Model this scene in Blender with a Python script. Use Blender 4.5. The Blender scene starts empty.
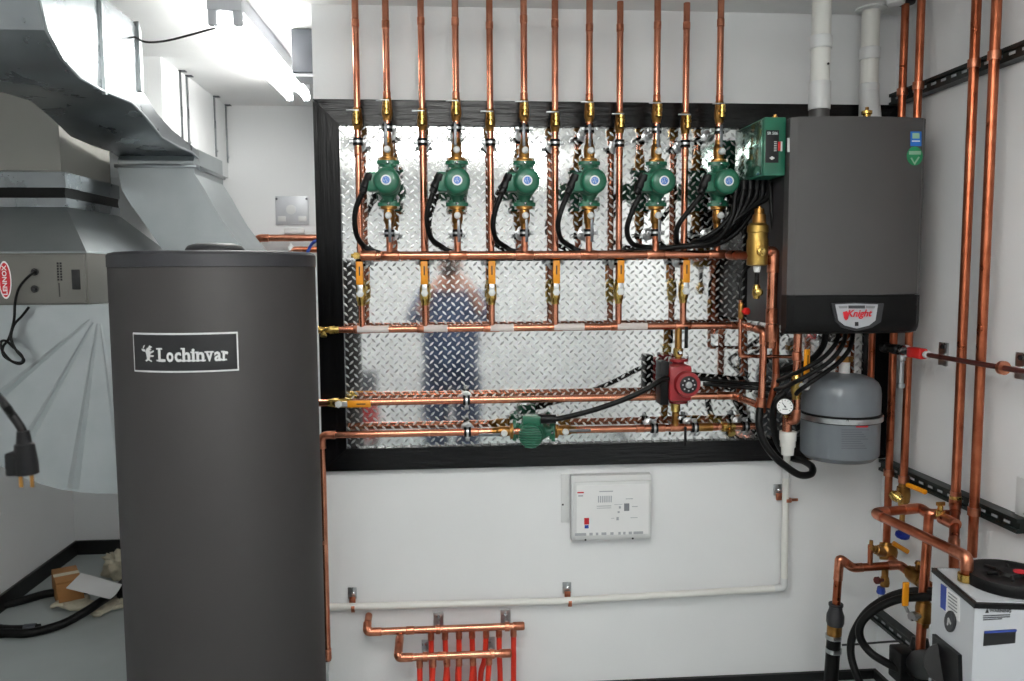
import bpy, bmesh, math, random
from mathutils import Vector as V, Matrix as M, noise as mnoise
random.seed(7)
C = bpy.context.scene.collection
PI = math.pi

# ------------------------------------------------------------------ camera
F = 800.0
EYE = V((0, 0, 1.55))
cY = V((450 - 512, 340.5 - 272, F)).normalized()
cX = V((9888, 125, F)); cX = (cX - cY * cX.dot(cY)).normalized()
cZ = -cX.cross(cY)
cam = bpy.data.cameras.new('camera'); cam.sensor_width = 36; cam.lens = 36 * F / 1024; cam.clip_start = 0.03
cam.dof.use_dof = True; cam.dof.focus_distance = 2.65; cam.dof.aperture_fstop = 4.5
cam_o = bpy.data.objects.new('camera', cam); C.objects.link(cam_o)
right = V((cX[0], cY[0], cZ[0])); up = V((cX[1], cY[1], cZ[1])); fwd = V((cX[2], cY[2], cZ[2]))
m = M.Identity(4)
for i in range(3):
    m[i][0] = right[i]; m[i][1] = up[i]; m[i][2] = -fwd[i]; m[i][3] = EYE[i]
cam_o.matrix_world = m
bpy.context.scene.camera = cam_o
vs = bpy.context.scene.view_settings
vs.view_transform = 'Standard'; vs.look = 'None'; vs.exposure = 0.0; vs.gamma = 1.0; vs.use_curve_mapping = False
cy = bpy.context.scene.cycles if hasattr(bpy.context.scene, 'cycles') else None
w = bpy.data.worlds.new('world'); bpy.context.scene.world = w; w.use_nodes = True
w.node_tree.nodes['Background'].inputs[0].default_value = (0.8, 0.9, 1, 1)
w.node_tree.nodes['Background'].inputs[1].default_value = 0.02
TUBE_FRONT = 44.0      # strength of the fluorescent tubes over the work area and of the added fill lights
TUBE_BACK = 38.0       # strength of the tubes in the rear part of the room

def ray(px, py):
    v = V((px - 512, 340.5 - py, F)); return V((v.dot(cX), v.dot(cY), v.dot(cZ)))
def P(px, py, Y): d = ray(px, py); return EYE + d * (Y / d.y)
def PX(px, py, X): d = ray(px, py); return EYE + d * (X / d.x)
def PZ(px, py, Z): d = ray(px, py); return EYE + d * ((Z - EYE.z) / d.z)

# ------------------------------------------------------------------ materials
def lin(c): return tuple((x / 255 / 12.92 if x / 255 <= .04045 else ((x / 255 + .055) / 1.055) ** 2.4) for x in c)
def mat(name, rgb, rough=.5, metal=0.0, var=0.0, vscale=20, bump=0.0, bscale=60, stretch=(1, 1, 1), rgb2=None, rvar=0.0, emit=0, coat=0, spec=None, vor=False):
    mt = bpy.data.materials.new(name); mt.use_nodes = True
    nt = mt.node_tree; b = nt.nodes['Principled BSDF']
    c = (*lin(rgb), 1)
    b.inputs['Base Color'].default_value = c
    b.inputs['Roughness'].default_value = rough; b.inputs['Metallic'].default_value = metal
    if coat: b.inputs['Coat Weight'].default_value = coat
    if spec is not None: b.inputs['Specular IOR Level'].default_value = spec
    if emit:
        b.inputs['Emission Color'].default_value = c; b.inputs['Emission Strength'].default_value = emit
    tc = nt.nodes.new('ShaderNodeTexCoord'); mp = nt.nodes.new('ShaderNodeMapping')
    mp.inputs['Scale'].default_value = stretch
    nt.links.new(tc.outputs['Object'], mp.inputs['Vector'])
    nz = nt.nodes.new('ShaderNodeTexVoronoi' if vor else 'ShaderNodeTexNoise'); nz.inputs['Scale'].default_value = vscale
    if not vor: nz.inputs['Detail'].default_value = 5
    nt.links.new(mp.outputs[0], nz.inputs['Vector'])
    fac = nz.outputs['Color'] if vor else nz.outputs['Fac']
    if var or rgb2:
        rp = nt.nodes.new('ShaderNodeValToRGB')
        c2 = lin(rgb2) if rgb2 else tuple(x * (1 - var) for x in c[:3])
        rp.color_ramp.elements[0].position = .35; rp.color_ramp.elements[1].position = .68
        rp.color_ramp.elements[0].color = (*c2, 1); rp.color_ramp.elements[1].color = c
        nt.links.new(fac, rp.inputs[0]); nt.links.new(rp.outputs[0], b.inputs['Base Color'])
    if rvar:
        mr = nt.nodes.new('ShaderNodeMapRange'); mr.inputs[3].default_value = max(.02, rough - rvar); mr.inputs[4].default_value = rough + rvar
        nt.links.new(fac, mr.inputs[0]); nt.links.new(mr.outputs[0], b.inputs['Roughness'])
    if bump:
        n2 = nt.nodes.new('ShaderNodeTexNoise'); n2.inputs['Scale'].default_value = bscale; n2.inputs['Detail'].default_value = 4
        nt.links.new(mp.outputs[0], n2.inputs['Vector'])
        bp = nt.nodes.new('ShaderNodeBump'); bp.inputs['Strength'].default_value = bump; bp.inputs['Distance'].default_value = .004
        nt.links.new(n2.outputs['Fac'], bp.inputs['Height']); nt.links.new(bp.outputs[0], b.inputs['Normal'])
    return mt
m_wall = mat('painted_wall', (234, 235, 236), .7, var=.03, vscale=3, bump=.08, bscale=180)
m_ceil = mat('painted_ceiling', (236, 236, 236), .85, var=.04, vscale=6, bump=.3, bscale=120)
m_floor = mat('grey_floor', (176, 184, 184), .35, var=.08, vscale=5, bump=.03, bscale=40)
m_base = mat('black_baseboard', (10, 10, 11), .5, var=.3, vscale=10)
m_frame = mat('black_stained_wood', (13, 13, 15), .28, rgb2=(5, 5, 6), vscale=3, stretch=(14, 14, 1), bump=.35, bscale=8, spec=.13)
m_frameh = mat('black_stained_wood_level', (13, 13, 15), .24, rgb2=(5, 5, 6), vscale=3, stretch=(1, 14, 14), bump=.5, bscale=8, spec=.32)
m_plate = mat('polished_tread_plate', (220, 221, 220), .06, 1.0, var=.03, vscale=4, rvar=.02)
m_tread = mat('polished_tread_bars', (186, 187, 187), .42, 1.0)
m_copper = mat('copper', (214, 146, 118), .24, 1.0, rgb2=(186, 118, 92), vscale=14, rvar=.08, bump=.05, bscale=30)
m_copperd = mat('aged_copper', (184, 108, 78), .3, 1.0, rgb2=(148, 78, 52), vscale=18, rvar=.08)
m_fit = mat('copper_fitting', (206, 136, 108), .3, 1.0, rgb2=(168, 102, 76), vscale=40, rvar=.08)
m_brass = mat('brass', (214, 186, 110), .27, 1.0, rgb2=(176, 140, 72), vscale=30, rvar=.08)
m_bronze = mat('bronze', (176, 132, 74), .35, 1.0, rgb2=(134, 94, 48), vscale=25, rvar=.1)
m_steel = mat('zinc_steel', (190, 192, 194), .3, 1.0, var=.15, vscale=40, rvar=.08)
m_dsteel = mat('dark_steel', (112, 114, 118), .35, .9, var=.2, vscale=40)
m_chrome = mat('chrome', (225, 225, 228), .12, 1.0, var=.05)
m_galv = mat('galvanised_sheet', (146, 150, 153), .28, 1.0, rgb2=(136, 141, 144), vscale=9, rvar=.04)
m_galvb = mat('galvanised_sheet_soft', (176, 181, 183), .36, .95, rgb2=(168, 174, 176), vscale=9, rvar=.03)
m_green = mat('pump_green', (28, 102, 76), .4, 0, var=.2, vscale=30, coat=.2)
m_relay = mat('relay_green', (22, 98, 74), .35, 0, var=.12, vscale=15, coat=.3)
m_relays = mat('relay_green_cover', (92, 140, 122), .14, .75, var=.1, vscale=15, coat=.8)
m_red = mat('pump_red', (150, 26, 34), .45, 0, var=.25, vscale=30, coat=.2)
m_black = mat('black_rubber', (9, 9, 10), .45, 0, var=.3, vscale=25, spec=.22)
m_blackp = mat('black_plastic', (11, 11, 13), .4, 0, var=.2, vscale=25, spec=.25)
m_yel = mat('yellow_vinyl', (232, 150, 16), .45, 0, var=.15, vscale=30)
m_tank = mat('grey_enamel_jacket', (51, 49, 49), .6, 0, var=.05, vscale=6, bump=.03, bscale=300, spec=.3)
m_tanktop = mat('charcoal_plastic', (42, 42, 46), .5, 0, var=.15, vscale=20)
m_boiler = mat('grey_boiler_paint', (71, 69, 69), .42, 0, var=.05, vscale=5, bump=.03, bscale=300)
m_case = mat('shaded_boiler_case', (44, 42, 44), .45, 0, var=.1, vscale=8)  # darker copy of the boiler grey; shade on the case side put into colour
m_boilerd = mat('dark_boiler_paint', (10, 10, 11), .5, 0, var=.1, vscale=8, spec=.2)
m_pvc = mat('white_pvc', (228, 227, 222), .4, 0, var=.05, vscale=10)
m_brassm = mat('satin_brass', (186, 156, 88), .42, 1.0, rgb2=(160, 128, 66), vscale=20, rvar=.05)
m_zplate = mat('zinc_plate', (196, 198, 203), .4, .2, var=.08, vscale=30)
m_sheet = mat('pale_print', (172, 175, 180), .7, 0, var=.1)
m_tape = mat('faded_tape', (212, 202, 198), .6, 0, var=.08)
m_cab = mat('white_cabinet_paint', (196, 199, 204), .4, 0, var=.03, vscale=8)
m_white = mat('white_plastic', (216, 217, 217), .4, 0, var=.03, vscale=10)
m_paper = mat('white_print', (232, 232, 232), .7, 0, var=.03, vscale=10)
m_grey = mat('grey_print', (130, 132, 136), .7, 0, var=.1)
m_dgrey = mat('dark_grey_print', (60, 62, 66), .6, 0, var=.1)
m_ink = mat('black_print', (14, 14, 18), .45, 0, var=.1)
m_silver = mat('silver_print', (215, 215, 215), .35, .5, var=.05)
m_redp = mat('red_print', (196, 24, 40), .5, 0, var=.1)
m_bluep = mat('blue_print', (30, 110, 200), .5, 0, var=.1)
m_navyp = mat('navy_print', (34, 62, 150), .5, 0, var=.1)
m_greenp = mat('green_print', (28, 140, 88), .5, 0, var=.1)
m_lime = mat('pale_green_print', (150, 190, 160), .5, 0, var=.1)
m_exp = mat('grey_tank_paint', (104, 110, 116), .38, 0, var=.08, vscale=10, coat=.2)
m_exl = mat('faint_print', (84, 88, 94), .5, 0, var=.1)
m_pex = mat('red_pex', (222, 52, 30), .4, 0, var=.1, vscale=20)
m_strut = mat('dark_green_strut', (18, 30, 28), .4, .3, var=.3, vscale=25)
m_gas = mat('dark_red_pipe', (92, 42, 36), .4, .4, var=.35, vscale=25)
m_redknob = mat('red_knob', (196, 30, 26), .4, 0, var=.1)
m_blueknob = mat('blue_knob', (22, 44, 140), .4, 0, var=.1)
m_hrv = mat('brown_grey_paint', (98, 97, 92), .45, 0, var=.06, vscale=8)
m_duct = mat('beige_grey_paint', (136, 135, 130), .6, 0, var=.05, vscale=6)
m_box = mat('cardboard', (168, 118, 66), .8, 0, var=.12, vscale=15, bump=.1)
m_glove = mat('cotton_glove', (214, 206, 184), .9, 0, var=.15, vscale=30, bump=.5, bscale=160)
m_darkbox = mat('dark_grey_metal', (70, 73, 80), .5, 0, var=.1, vscale=20)
m_tube = mat('lit_tube', (255, 255, 250), .4, emit=TUBE_FRONT)
m_tubeb = mat('lit_tube_rear', (255, 255, 250), .4, emit=TUBE_BACK)
m_fix = mat('white_enamel', (214, 216, 222), .4, 0, var=.04)
m_skin = mat('skin', (206, 150, 128), .55, 0, var=.08, vscale=12)
m_shirt = mat('navy_cloth', (84, 98, 128), .9, 0, var=.2, vscale=20, bump=.3, bscale=90)
m_trous = mat('dark_blue_cloth', (76, 86, 112), .9, 0, var=.2, vscale=20, bump=.3, bscale=90)
m_hair = mat('brown_hair', (62, 42, 30), .7, 0, var=.3, vscale=60)
m_cart = mat('red_enamel', (170, 34, 34), .4, 0, var=.1, coat=.3)

# ------------------------------------------------------------------ mesh builder
def frame_of(ax):
    ax = V(ax).normalized()
    t = V((0, 0, 1)) if abs(ax.z) < .9 else V((1, 0, 0))
    u = t.cross(ax).normalized(); return u, ax.cross(u), ax
class MB:
    def __init__(s): s.v = []; s.f = []; s.mi = []; s.k = 0
    def add(s, vs_, fs):
        n = len(s.v); s.v += [V(q) for q in vs_]
        for f in fs: s.f.append([n + i for i in f]); s.mi.append(s.k)
        return s
    def box(s, c, size, rot=None, bev=0.0):
        bm = bmesh.new(); bmesh.ops.create_cube(bm, size=1)
        for q in bm.verts: q.co = V((q.co.x * size[0], q.co.y * size[1], q.co.z * size[2]))
        if bev: bmesh.ops.bevel(bm, geom=list(bm.edges), offset=bev, segments=2, affect='EDGES', profile=.5)
        R = rot or M.Identity(3)
        bm.verts.index_update()
        s.add([R @ q.co + V(c) for q in bm.verts], [[q.index for q in f.verts] for f in bm.faces]); bm.free(); return s
    def lathe(s, o, ax, prof, seg=16, hexa=False):
        """prof: list of (h, r) along axis; r=0 closes."""
        if hexa: seg = 6
        u, v, a = frame_of(ax); o = V(o); vs_ = []; fs = []; rows = []
        for h, r in prof:
            if r <= 1e-7: rows.append([len(vs_)]); vs_.append(o + a * h)
            else:
                rows.append(list(range(len(vs_), len(vs_) + seg)))
                vs_ += [o + a * h + u * (r * math.cos(2 * PI * i / seg)) + v * (r * math.sin(2 * PI * i / seg)) for i in range(seg)]
        for A, B in zip(rows, rows[1:]):
            if len(A) == 1 and len(B) == 1: continue
            for i in range(seg):
                j = (i + 1) % seg
                if len(A) == 1: fs.append([A[0], B[j], B[i]])
                elif len(B) == 1: fs.append([A[i], A[j], B[0]])
                else: fs.append([A[i], A[j], B[j], B[i]])
        if len(rows[0]) > 1: fs.append(rows[0][::-1])
        if len(rows[-1]) > 1: fs.append(rows[-1])
        return s.add(vs_, fs)
    def cyl(s, a, b, r, r2=None, seg=16, ch=0.0):
        a = V(a); b = V(b); L = (b - a).length; r2 = r if r2 is None else r2
        if ch: return s.lathe(a, b - a, [(0, r - ch), (ch, r), (L - ch, r2), (L, r2 - ch)], seg)
        return s.lathe(a, b - a, [(0, r), (L, r2)], seg)
    def sph(s, c, r, seg=16, sc=(1, 1, 1)):
        n = len(s.v); s.lathe((0, 0, 0), (0, 0, 1), [(-math.cos(PI * i / 8) * r, math.sin(PI * i / 8) * r) for i in range(9)], seg)
        for i in range(n, len(s.v)): q = s.v[i]; s.v[i] = V((q.x * sc[0], q.y * sc[1], q.z * sc[2])) + V(c)
        return s
    def tube(s, pts, r, seg=12, fil=0.0, arc=5, rr=None):
        pts = path(pts, fil, arc); n0 = len(pts)
        tang = []
        for i in range(n0):
            t = (pts[min(i + 1, n0 - 1)] - pts[max(i - 1, 0)]); tang.append(t.normalized())
        u, v, _ = frame_of(tang[0]); vs_ = []
        for i in range(n0):
            if i:
                ax = tang[i - 1].cross(tang[i])
                if ax.length > 1e-8:
                    R = M.Rotation(math.asin(max(-1, min(1, ax.length))), 3, ax.normalized()); u = R @ u
            u = (u - tang[i] * u.dot(tang[i])).normalized(); v = tang[i].cross(u)
            q = r if rr is None else rr[min(i, len(rr) - 1)]
            vs_ += [pts[i] + u * (q * math.cos(2 * PI * k / seg)) + v * (q * math.sin(2 * PI * k / seg)) for k in range(seg)]
        fs = []
        for i in range(n0 - 1):
            for k in range(seg):
                j = (k + 1) % seg; fs.append([i * seg + k, i * seg + j, (i + 1) * seg + j, (i + 1) * seg + k])
        fs.append(list(range(seg))[::-1]); fs.append([(n0 - 1) * seg + k for k in range(seg)])
        return s.add(vs_, fs)
    def prism(s, poly, o, ux, uy, d):
        """poly 2-D points in basis ux,uy at o, extruded by vector d."""
        o = V(o); ux = V(ux); uy = V(uy); d = V(d); n = len(poly)
        a = [o + ux * p[0] + uy * p[1] for p in poly]
        return s.add(a + [q + d for q in a], [list(range(n))[::-1], list(range(n, 2 * n))] + [[i, (i + 1) % n, n + (i + 1) % n, n + i] for i in range(n)])
    def loft(s, rings, caps=True):
        n = len(rings[0]); vs_ = [q for r in rings for q in r]; fs = []
        for i in range(len(rings) - 1):
            for k in range(n):
                j = (k + 1) % n; fs.append([i * n + k, i * n + j, (i + 1) * n + j, (i + 1) * n + k])
        if caps: fs.append(list(range(n))[::-1]); fs.append([(len(rings) - 1) * n + k for k in range(n)])
        return s.add(vs_, fs)
    def text(s, t, o, ux, uy, size, d=.0006, bold=0.0, shear=0.0, fn=None, center=True, xs=1.0):
        vs_, fs = glyphs(t, bold); x0 = min(q[0] for q in vs_); x1 = max(q[0] for q in vs_)
        o = V(o); ux = V(ux); uy = V(uy); nn = ux.cross(uy).normalized(); out = []
        for q in vs_:
            a = (q[0] - ((x0 + x1) / 2 if center else x0)) * size * xs + shear * q[1] * size; b = q[1] * size
            out.append(fn(a, b, q[2]) if fn else o + ux * a + uy * b + nn * (d * (1 if q[2] > 0 else 0)))
        return s.add(out, fs)
    def build(s, name, mats, parent=None, angle=38, flat=False):
        me = bpy.data.meshes.new(name)
        off = V((0, 0, 0)); q = parent
        while q: off += q.location; q = q.parent
        me.from_pydata([tuple(v - off) for v in s.v], [], s.f)
        mats = mats if isinstance(mats, (list, tuple)) else [mats]
        for q in mats: me.materials.append(q)
        if len(mats) > 1: me.polygons.foreach_set('material_index', s.mi)
        bm = bmesh.new(); bm.from_mesh(me); bmesh.ops.recalc_face_normals(bm, faces=bm.faces); bm.to_mesh(me); bm.free()
        if not flat:
            me.polygons.foreach_set('use_smooth', [True] * len(me.polygons)); me.set_sharp_from_angle(angle=math.radians(angle))
        me.update()
        o = bpy.data.objects.new(name, me); C.objects.link(o)
        if parent: o.parent = parent
        return o
def path(pts, fil=0.0, arc=5):
    pts = [V(p) for p in pts]
    if not fil: return pts
    out = [pts[0]]
    for i in range(1, len(pts) - 1):
        a, b, c = pts[i - 1], pts[i], pts[i + 1]
        d1 = (a - b); d2 = (c - b); l = min(d1.length, d2.length) * .48
        d1.normalize(); d2.normalize(); ang = PI - d1.angle(d2)
        if ang < .06: out.append(b); continue
        t = min(fil * math.tan(ang / 2), l)
        p0 = b + d1 * t; p1 = b + d2 * t
        for k in range(arc + 1):
            u = k / arc; out.append(p0 * (1 - u) ** 2 + b * 2 * u * (1 - u) + p1 * u * u)
    out.append(pts[-1]); return out
def spline(pts, n=6):
    pts = [V(p) for p in pts]; out = []
    q = [pts[0] * 2 - pts[1]] + pts + [pts[-1] * 2 - pts[-2]]
    for i in range(1, len(q) - 2):
        for k in range(n):
            t = k / n; a, b, c, d = q[i - 1:i + 3]
            out.append(.5 * ((2 * b) + (c - a) * t + (2 * a - 5 * b + 4 * c - d) * t * t + (3 * b - a - 3 * c + d) * t ** 3))
    out.append(pts[-1]); return out
_g = {}
def glyphs(t, bold=0.0):
    if (t, bold) in _g: return _g[(t, bold)]
    cu = bpy.data.curves.new('lettering', 'FONT'); cu.body = t; cu.extrude = .5; cu.offset = bold; cu.resolution_u = 3
    o = bpy.data.objects.new('lettering', cu); C.objects.link(o); bpy.context.view_layer.update()
    e = o.evaluated_get(bpy.context.evaluated_depsgraph_get()); me = e.to_mesh()
    r = ([tuple(v.co) for v in me.vertices], [list(p.vertices) for p in me.polygons])
    e.to_mesh_clear(); bpy.data.objects.remove(o); bpy.data.curves.remove(cu); _g[(t, bold)] = r; return r
def tag(o, label, cat, group=None, kind=None):
    o['label'] = label; o['category'] = cat
    if group: o['group'] = group
    if kind: o['kind'] = kind
    return o
def thing(name, label, cat, loc=(0, 0, 0), group=None):
    o = bpy.data.objects.new(name, None); C.objects.link(o); o.location = loc; o.empty_display_size = .05
    return tag(o, label, cat, group)
def struct(name, mb, m_): o = mb.build(name, m_); o['kind'] = 'structure'; return o
def dup(root, loc, label, group=None, rot=None, skip=()):
    r = root.copy(); C.objects.link(r); r.location = loc; r['label'] = label
    if group: r['group'] = group
    if rot: r.rotation_euler = rot
    for ch in list(root.children):
        if ch.name.split('.')[0] in skip: continue
        c = ch.copy(); C.objects.link(c); c.parent = r
        for g in ch.children:
            d = g.copy(); C.objects.link(d); d.parent = c
    return r
ORD = ['first', 'second', 'third', 'fourth', 'fifth', 'sixth', 'seventh', 'eighth']
X_, Y_, Z_ = V((1, 0, 0)), V((0, 1, 0)), V((0, 0, 1))

def run(name, label, pts, r, group=None, m_=None, fil=None, elbows=True, parent=None, cat='pipe', fit=None):
    """soldered pipe: a tube with elbow fittings at its corners"""
    m_ = m_ or m_copper; fit = fit or m_fit
    fil = r * 2.2 if fil is None else fil
    o = MB().tube(pts, r, 14, fil).build(name, m_, parent)
    if not parent: tag(o, label, cat, group)
    pts = [V(p) for p in pts]
    if elbows:
        for i in range(1, len(pts) - 1):
            d1 = (pts[i - 1] - pts[i]); d2 = (pts[i + 1] - pts[i])
            ang = PI - d1.angle(d2)
            if ang < .2: continue
            t = fil * math.tan(ang / 2)
            l1 = min(d1.length * .48, t + r * 1.5); l2 = min(d2.length * .48, t + r * 1.5)
            MB().tube([pts[i] + d1.normalized() * l1, pts[i], pts[i] + d2.normalized() * l2], r * 1.14, 14, fil).build('elbow', fit, o)
    return o
def sleeve(parent, p, ax, r, L, m_=None, name='coupling'):
    ax = V(ax).normalized(); p = V(p)
    return MB().cyl(p - ax * L / 2, p + ax * L / 2, r, ch=r * .12).build(name, m_ or m_fit, parent)

# ================================================================== SETTING
ZC = 2.45; XR = 1.60; XL = -2.09; YB = 4.5; YW = 2.82; YK = -2.4; XP = -.455
def slab(x0, x1, y0, y1, z0, z1): return MB().box(((x0 + x1) / 2, (y0 + y1) / 2, (z0 + z1) / 2), (x1 - x0, y1 - y0, z1 - z0))
struct('floor', slab(XL - .1, XR + .1, YK - .1, YB + .1, -.1, 0), m_floor)
struct('ceiling', slab(XL - .1, XR + .1, YK - .1, YB + .1, ZC, ZC + .1), m_ceil)
struct('wall_right', slab(XR, XR + .1, YK - .1, YB + .1, 0, ZC), m_wall)
struct('wall_left', slab(XL - .1, XL, YK - .1, YB + .1, 0, ZC), m_wall)
struct('wall_far', slab(XL, XR, YB, YB + .1, 0, ZC), m_wall)
struct('wall_back', slab(XL, XR, YK - .1, YK, 0, ZC), m_wall)
struct('wall_middle', slab(XP, XR, YW, YW + .14, 0, ZC), m_wall)
struct('wall_soffit', slab(XL, -1.19, 3.52, YB, 2.065, ZC), m_wall)
struct('baseboard_far', slab(XL + .014, XR, YB - .014, YB, 0, .078), m_base)
struct('baseboard_left', slab(XL, XL + .014, YK, YB, 0, .078), m_base)
struct('baseboard_middle', slab(XP, XR, YW - .014, YW, 0, .034), m_base)
struct('baseboard_right', slab(XR - .014, XR, YK, YW - .014, 0, .034), m_base)

# ================================================================== PLATE PANEL
FX0, FX1, FZ0, FZ1 = -.453, 1.596, .857, 2.132
PX0, PX1, PZ0, PZ1 = -.368, 1.51, .936, 2.048
YF = 2.79; YP = 2.808
panel = thing('tread_plate_panel', 'shiny diamond tread plate panel in a black wooden frame on the white wall', 'panel', ((FX0 + FX1) / 2, YW, FZ0))
MB().box(((PX0 + PX1) / 2, (YP + YW) / 2, (PZ0 + PZ1) / 2), (PX1 - PX0 + .04, YW - YP - .001, PZ1 - PZ0 + .04)).build('plate', m_plate, panel)
tm = MB(); pitch = .0310; L_, W_, H_ = .0112, .0034, .0006
ni = int((PX1 - PX0) / pitch * 2) + 1; nj = int((PZ1 - PZ0) / pitch * 2) + 1
for i in range(ni):
    for j in range(nj):
        x = PX0 + .006 + i * pitch / 2; z = PZ0 + .006 + j * pitch / 2
        if (i + j) % 2 or x > PX1 - .004 or z > PZ1 - .004 or (x > 1.06 and z > 1.4): continue
        s = 1 if i % 2 else -1
        a = V((s, 0, 1)).normalized(); b = V((1, 0, -s)).normalized(); c = V((x, YP, z)); n_ = V((0, -1, 0))
        tm.add([c + a * L_, c + b * W_ + a * L_ * .3, c + b * W_ - a * L_ * .3, c - a * L_, c - b * W_ - a * L_ * .3, c - b * W_ + a * L_ * .3, c + a * L_ * .5 + n_ * H_, c - a * L_ * .5 + n_ * H_],
               [(0, 1, 6), (1, 2, 7, 6), (2, 3, 7), (3, 4, 7), (4, 5, 6, 7), (5, 0, 6)])
tm.build('tread_pattern', m_tread, panel, angle=50)
def frame_bar(poly, m_): MB().prism(poly, (0, YF, 0), X_, Z_, (0, YW - YF - .001, 0)).build('frame_board', m_, panel)
frame_bar([(FX0, FZ1), (FX1, FZ1), (PX1, PZ1), (PX0, PZ1)], m_frameh)
frame_bar([(FX0, FZ0), (FX1, FZ0), (PX1, PZ0), (PX0, PZ0)], m_frameh)
frame_bar([(FX0, FZ0), (PX0, PZ0), (PX0, PZ1), (FX0, FZ1)], m_frame)
frame_bar([(FX1, FZ0), (PX1, PZ0), (PX1, PZ1), (FX1, FZ1)], m_frame)

# ================================================================== ZONE PIPING
YRET, YSUP = 2.735, 2.69
RP = .0112
ret_px = [357, 422, 490, 555, 619.7, 685.7]
sup_px = [387, 456, 524, 589.3, 656.8, 719.5]
ret_x = [P(p, 100, YRET).x for p in ret_px]
sup_x = [P(p, 100, YSUP).x for p in sup_px]
def zat(y, Y, x=540): return P(x, y, Y).z
z_top = zat(255, YSUP); z_low = zat(327.5, YRET); z_p = zat(184, YSUP)
ordp = lambda i: ORD[i]

# --- valve with a stubby capped stem facing out (upper row)
def make_stem_valve(label):
    t = thing('drain_valve', label, 'valve', (0, 0, 0), 'brass valves in the upper row')
    b = MB(); b.lathe((0, 0, -.036), Z_, [(0, .0135), (.012, .0148), (.014, .0165), (.03, .0175), (.044, .0165), (.058, .0148), (.072, .0135)], 16)
    b.build('body', m_bronze, t)
    st = MB(); st.cyl((0, 0, 0), (0, -.03, 0), .009, seg=10)
    st.lathe((0, -.028, 0), Z_, [(-.022, .008), (-.020, .0115), (-.010, .0115), (-.009, .0085), (-.004, .0085), (-.003, .0125), (.007, .0125), (.008, .009), (.011, .009), (.012, .0115), (.020, .0115), (.022, .007)], 10)
    st.build('stem', m_brass, t)
    lv = MB(); lv.box((-.012, -.030, .024), (.042, .010, .004), bev=.001); lv.build('lever', m_steel, t)
    return t
sv0 = make_stem_valve('brass drain valve topping the first tall pipe without a pump, at the plate edge')
zv_r = zat(121, YRET); zv_s = zat(111, YSUP)
for i in range(6):
    lab = f'brass capped valve on the {ORD[i]} thin return pipe from the left, over the frame'
    loc = (ret_x[i], YRET, zv_r - (.004 if i > 3 else 0))
    if i == 0: sv0.location = loc; sv0['label'] = lab
    else: dup(sv0, loc, lab)
    dup(sv0, (sup_x[i], YSUP, zv_s), f'brass valve with capped stem above the {ORD[i]} round green pump from the left')

# --- clamps
def make_clamp(name, r, axis, Yc, label, cat='pipe clamp'):
    """split ring clamp, root at pipe axis; rod goes back to the plate"""
    t = thing('pipe_clamp', label, cat, (0, Yc, 0))
    A = Z_ if axis == 'z' else X_; S = X_ if axis == 'z' else Z_
    c = V((0, Yc, 0))
    MB().lathe(c - A * .012, A, [(0, r), (0, r + .0055), (.024, r + .0055), (.024, r)], 18).build('rubber_lining', m_black, t)
    MB().lathe(c - A * .0035, A, [(0, r + .004), (0, r + .0066), (.007, r + .0066), (.007, r + .004)], 18).build('band', m_steel, t)
    for sgn in (-1, 1):
        b = MB(); q = c + S * sgn * (r + .012)
        b.box(q, ((.014 if axis == 'z' else .014), .012, .014), bev=.001)
        b.lathe(q - Y_ * .014, Y_, [(0, .004), (.003, .006), (.028, .006), (.03, .003)], 6); b.build('bolt', m_steel, t)
    rb = MB(); rb.cyl(c + Y_ * (r + .004), V((0, YP - .004, 0)), .0055, seg=10); rb.build('rod', m_steel, t)
    MB().lathe((0, YP - .001, 0), -Y_, [(0, .022), (.004, .022), (.006, .012), (.009, .009)], 16).build('base_plate', m_steel, t)
    return t
cr = make_clamp('c', RP, 'z', YRET, '')
cs = make_clamp('c', RP, 'z', YSUP, '')
zc1 = zat(143, YRET); zc2 = zat(262, YRET); zc3 = zat(129, YSUP); zc4 = zat(233, YSUP)
for i in range(6):
    labs = [f'clamp just below the brass valve on the {ORD[i]} thin return pipe from left',
            f'clamp behind the {ORD[i]} yellow handle top from the left',
            f'clamp above the {ORD[i]} round green pump from the left',
            f'clamp below the {ORD[i]} round green pump from the left']
    locs = [(ret_x[i], YRET, zc1), (ret_x[i], YRET, zc2), (sup_x[i], YSUP, zc3), (sup_x[i], YSUP, zc4)]
    for k in range(4):
        src = cr if k < 2 else cs
        grp = 'split ring clamps on the thin vertical pipes'
        if i == 0 and k in (0, 2): src.location = locs[k]; src['label'] = labs[k]; src['group'] = grp
        else: dup(src, locs[k], labs[k], grp)

# --- vertical pipes
for i in range(6):
    x = ret_x[i]
    o = run('return_pipe', f'{ORD[i]} tall copper return pipe from the left, the kind without a pump', [(x, YRET, ZC), (x, YRET, z_low)], RP, 'tall thin copper return pipes', m_copper)
    for zz in (ZC - .085 + .01 * (i % 2), zc1 - .03, zat(300, YRET)): sleeve(o, (x, YRET, zz), Z_, RP * 1.12, .026)
    x = sup_x[i]
    o = run('supply_pipe', f'copper supply pipe coming down onto the {ORD[i]} round green pump from the left', [(x, YSUP, ZC), (x, YSUP, z_p + .12)], RP, 'copper supply pipes above the pumps', m_copper)
    for zz in (ZC - .1 + .012 * (i % 3), zv_s + .045): sleeve(o, (x, YSUP, zz), Z_, RP * 1.12, .026)

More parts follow.
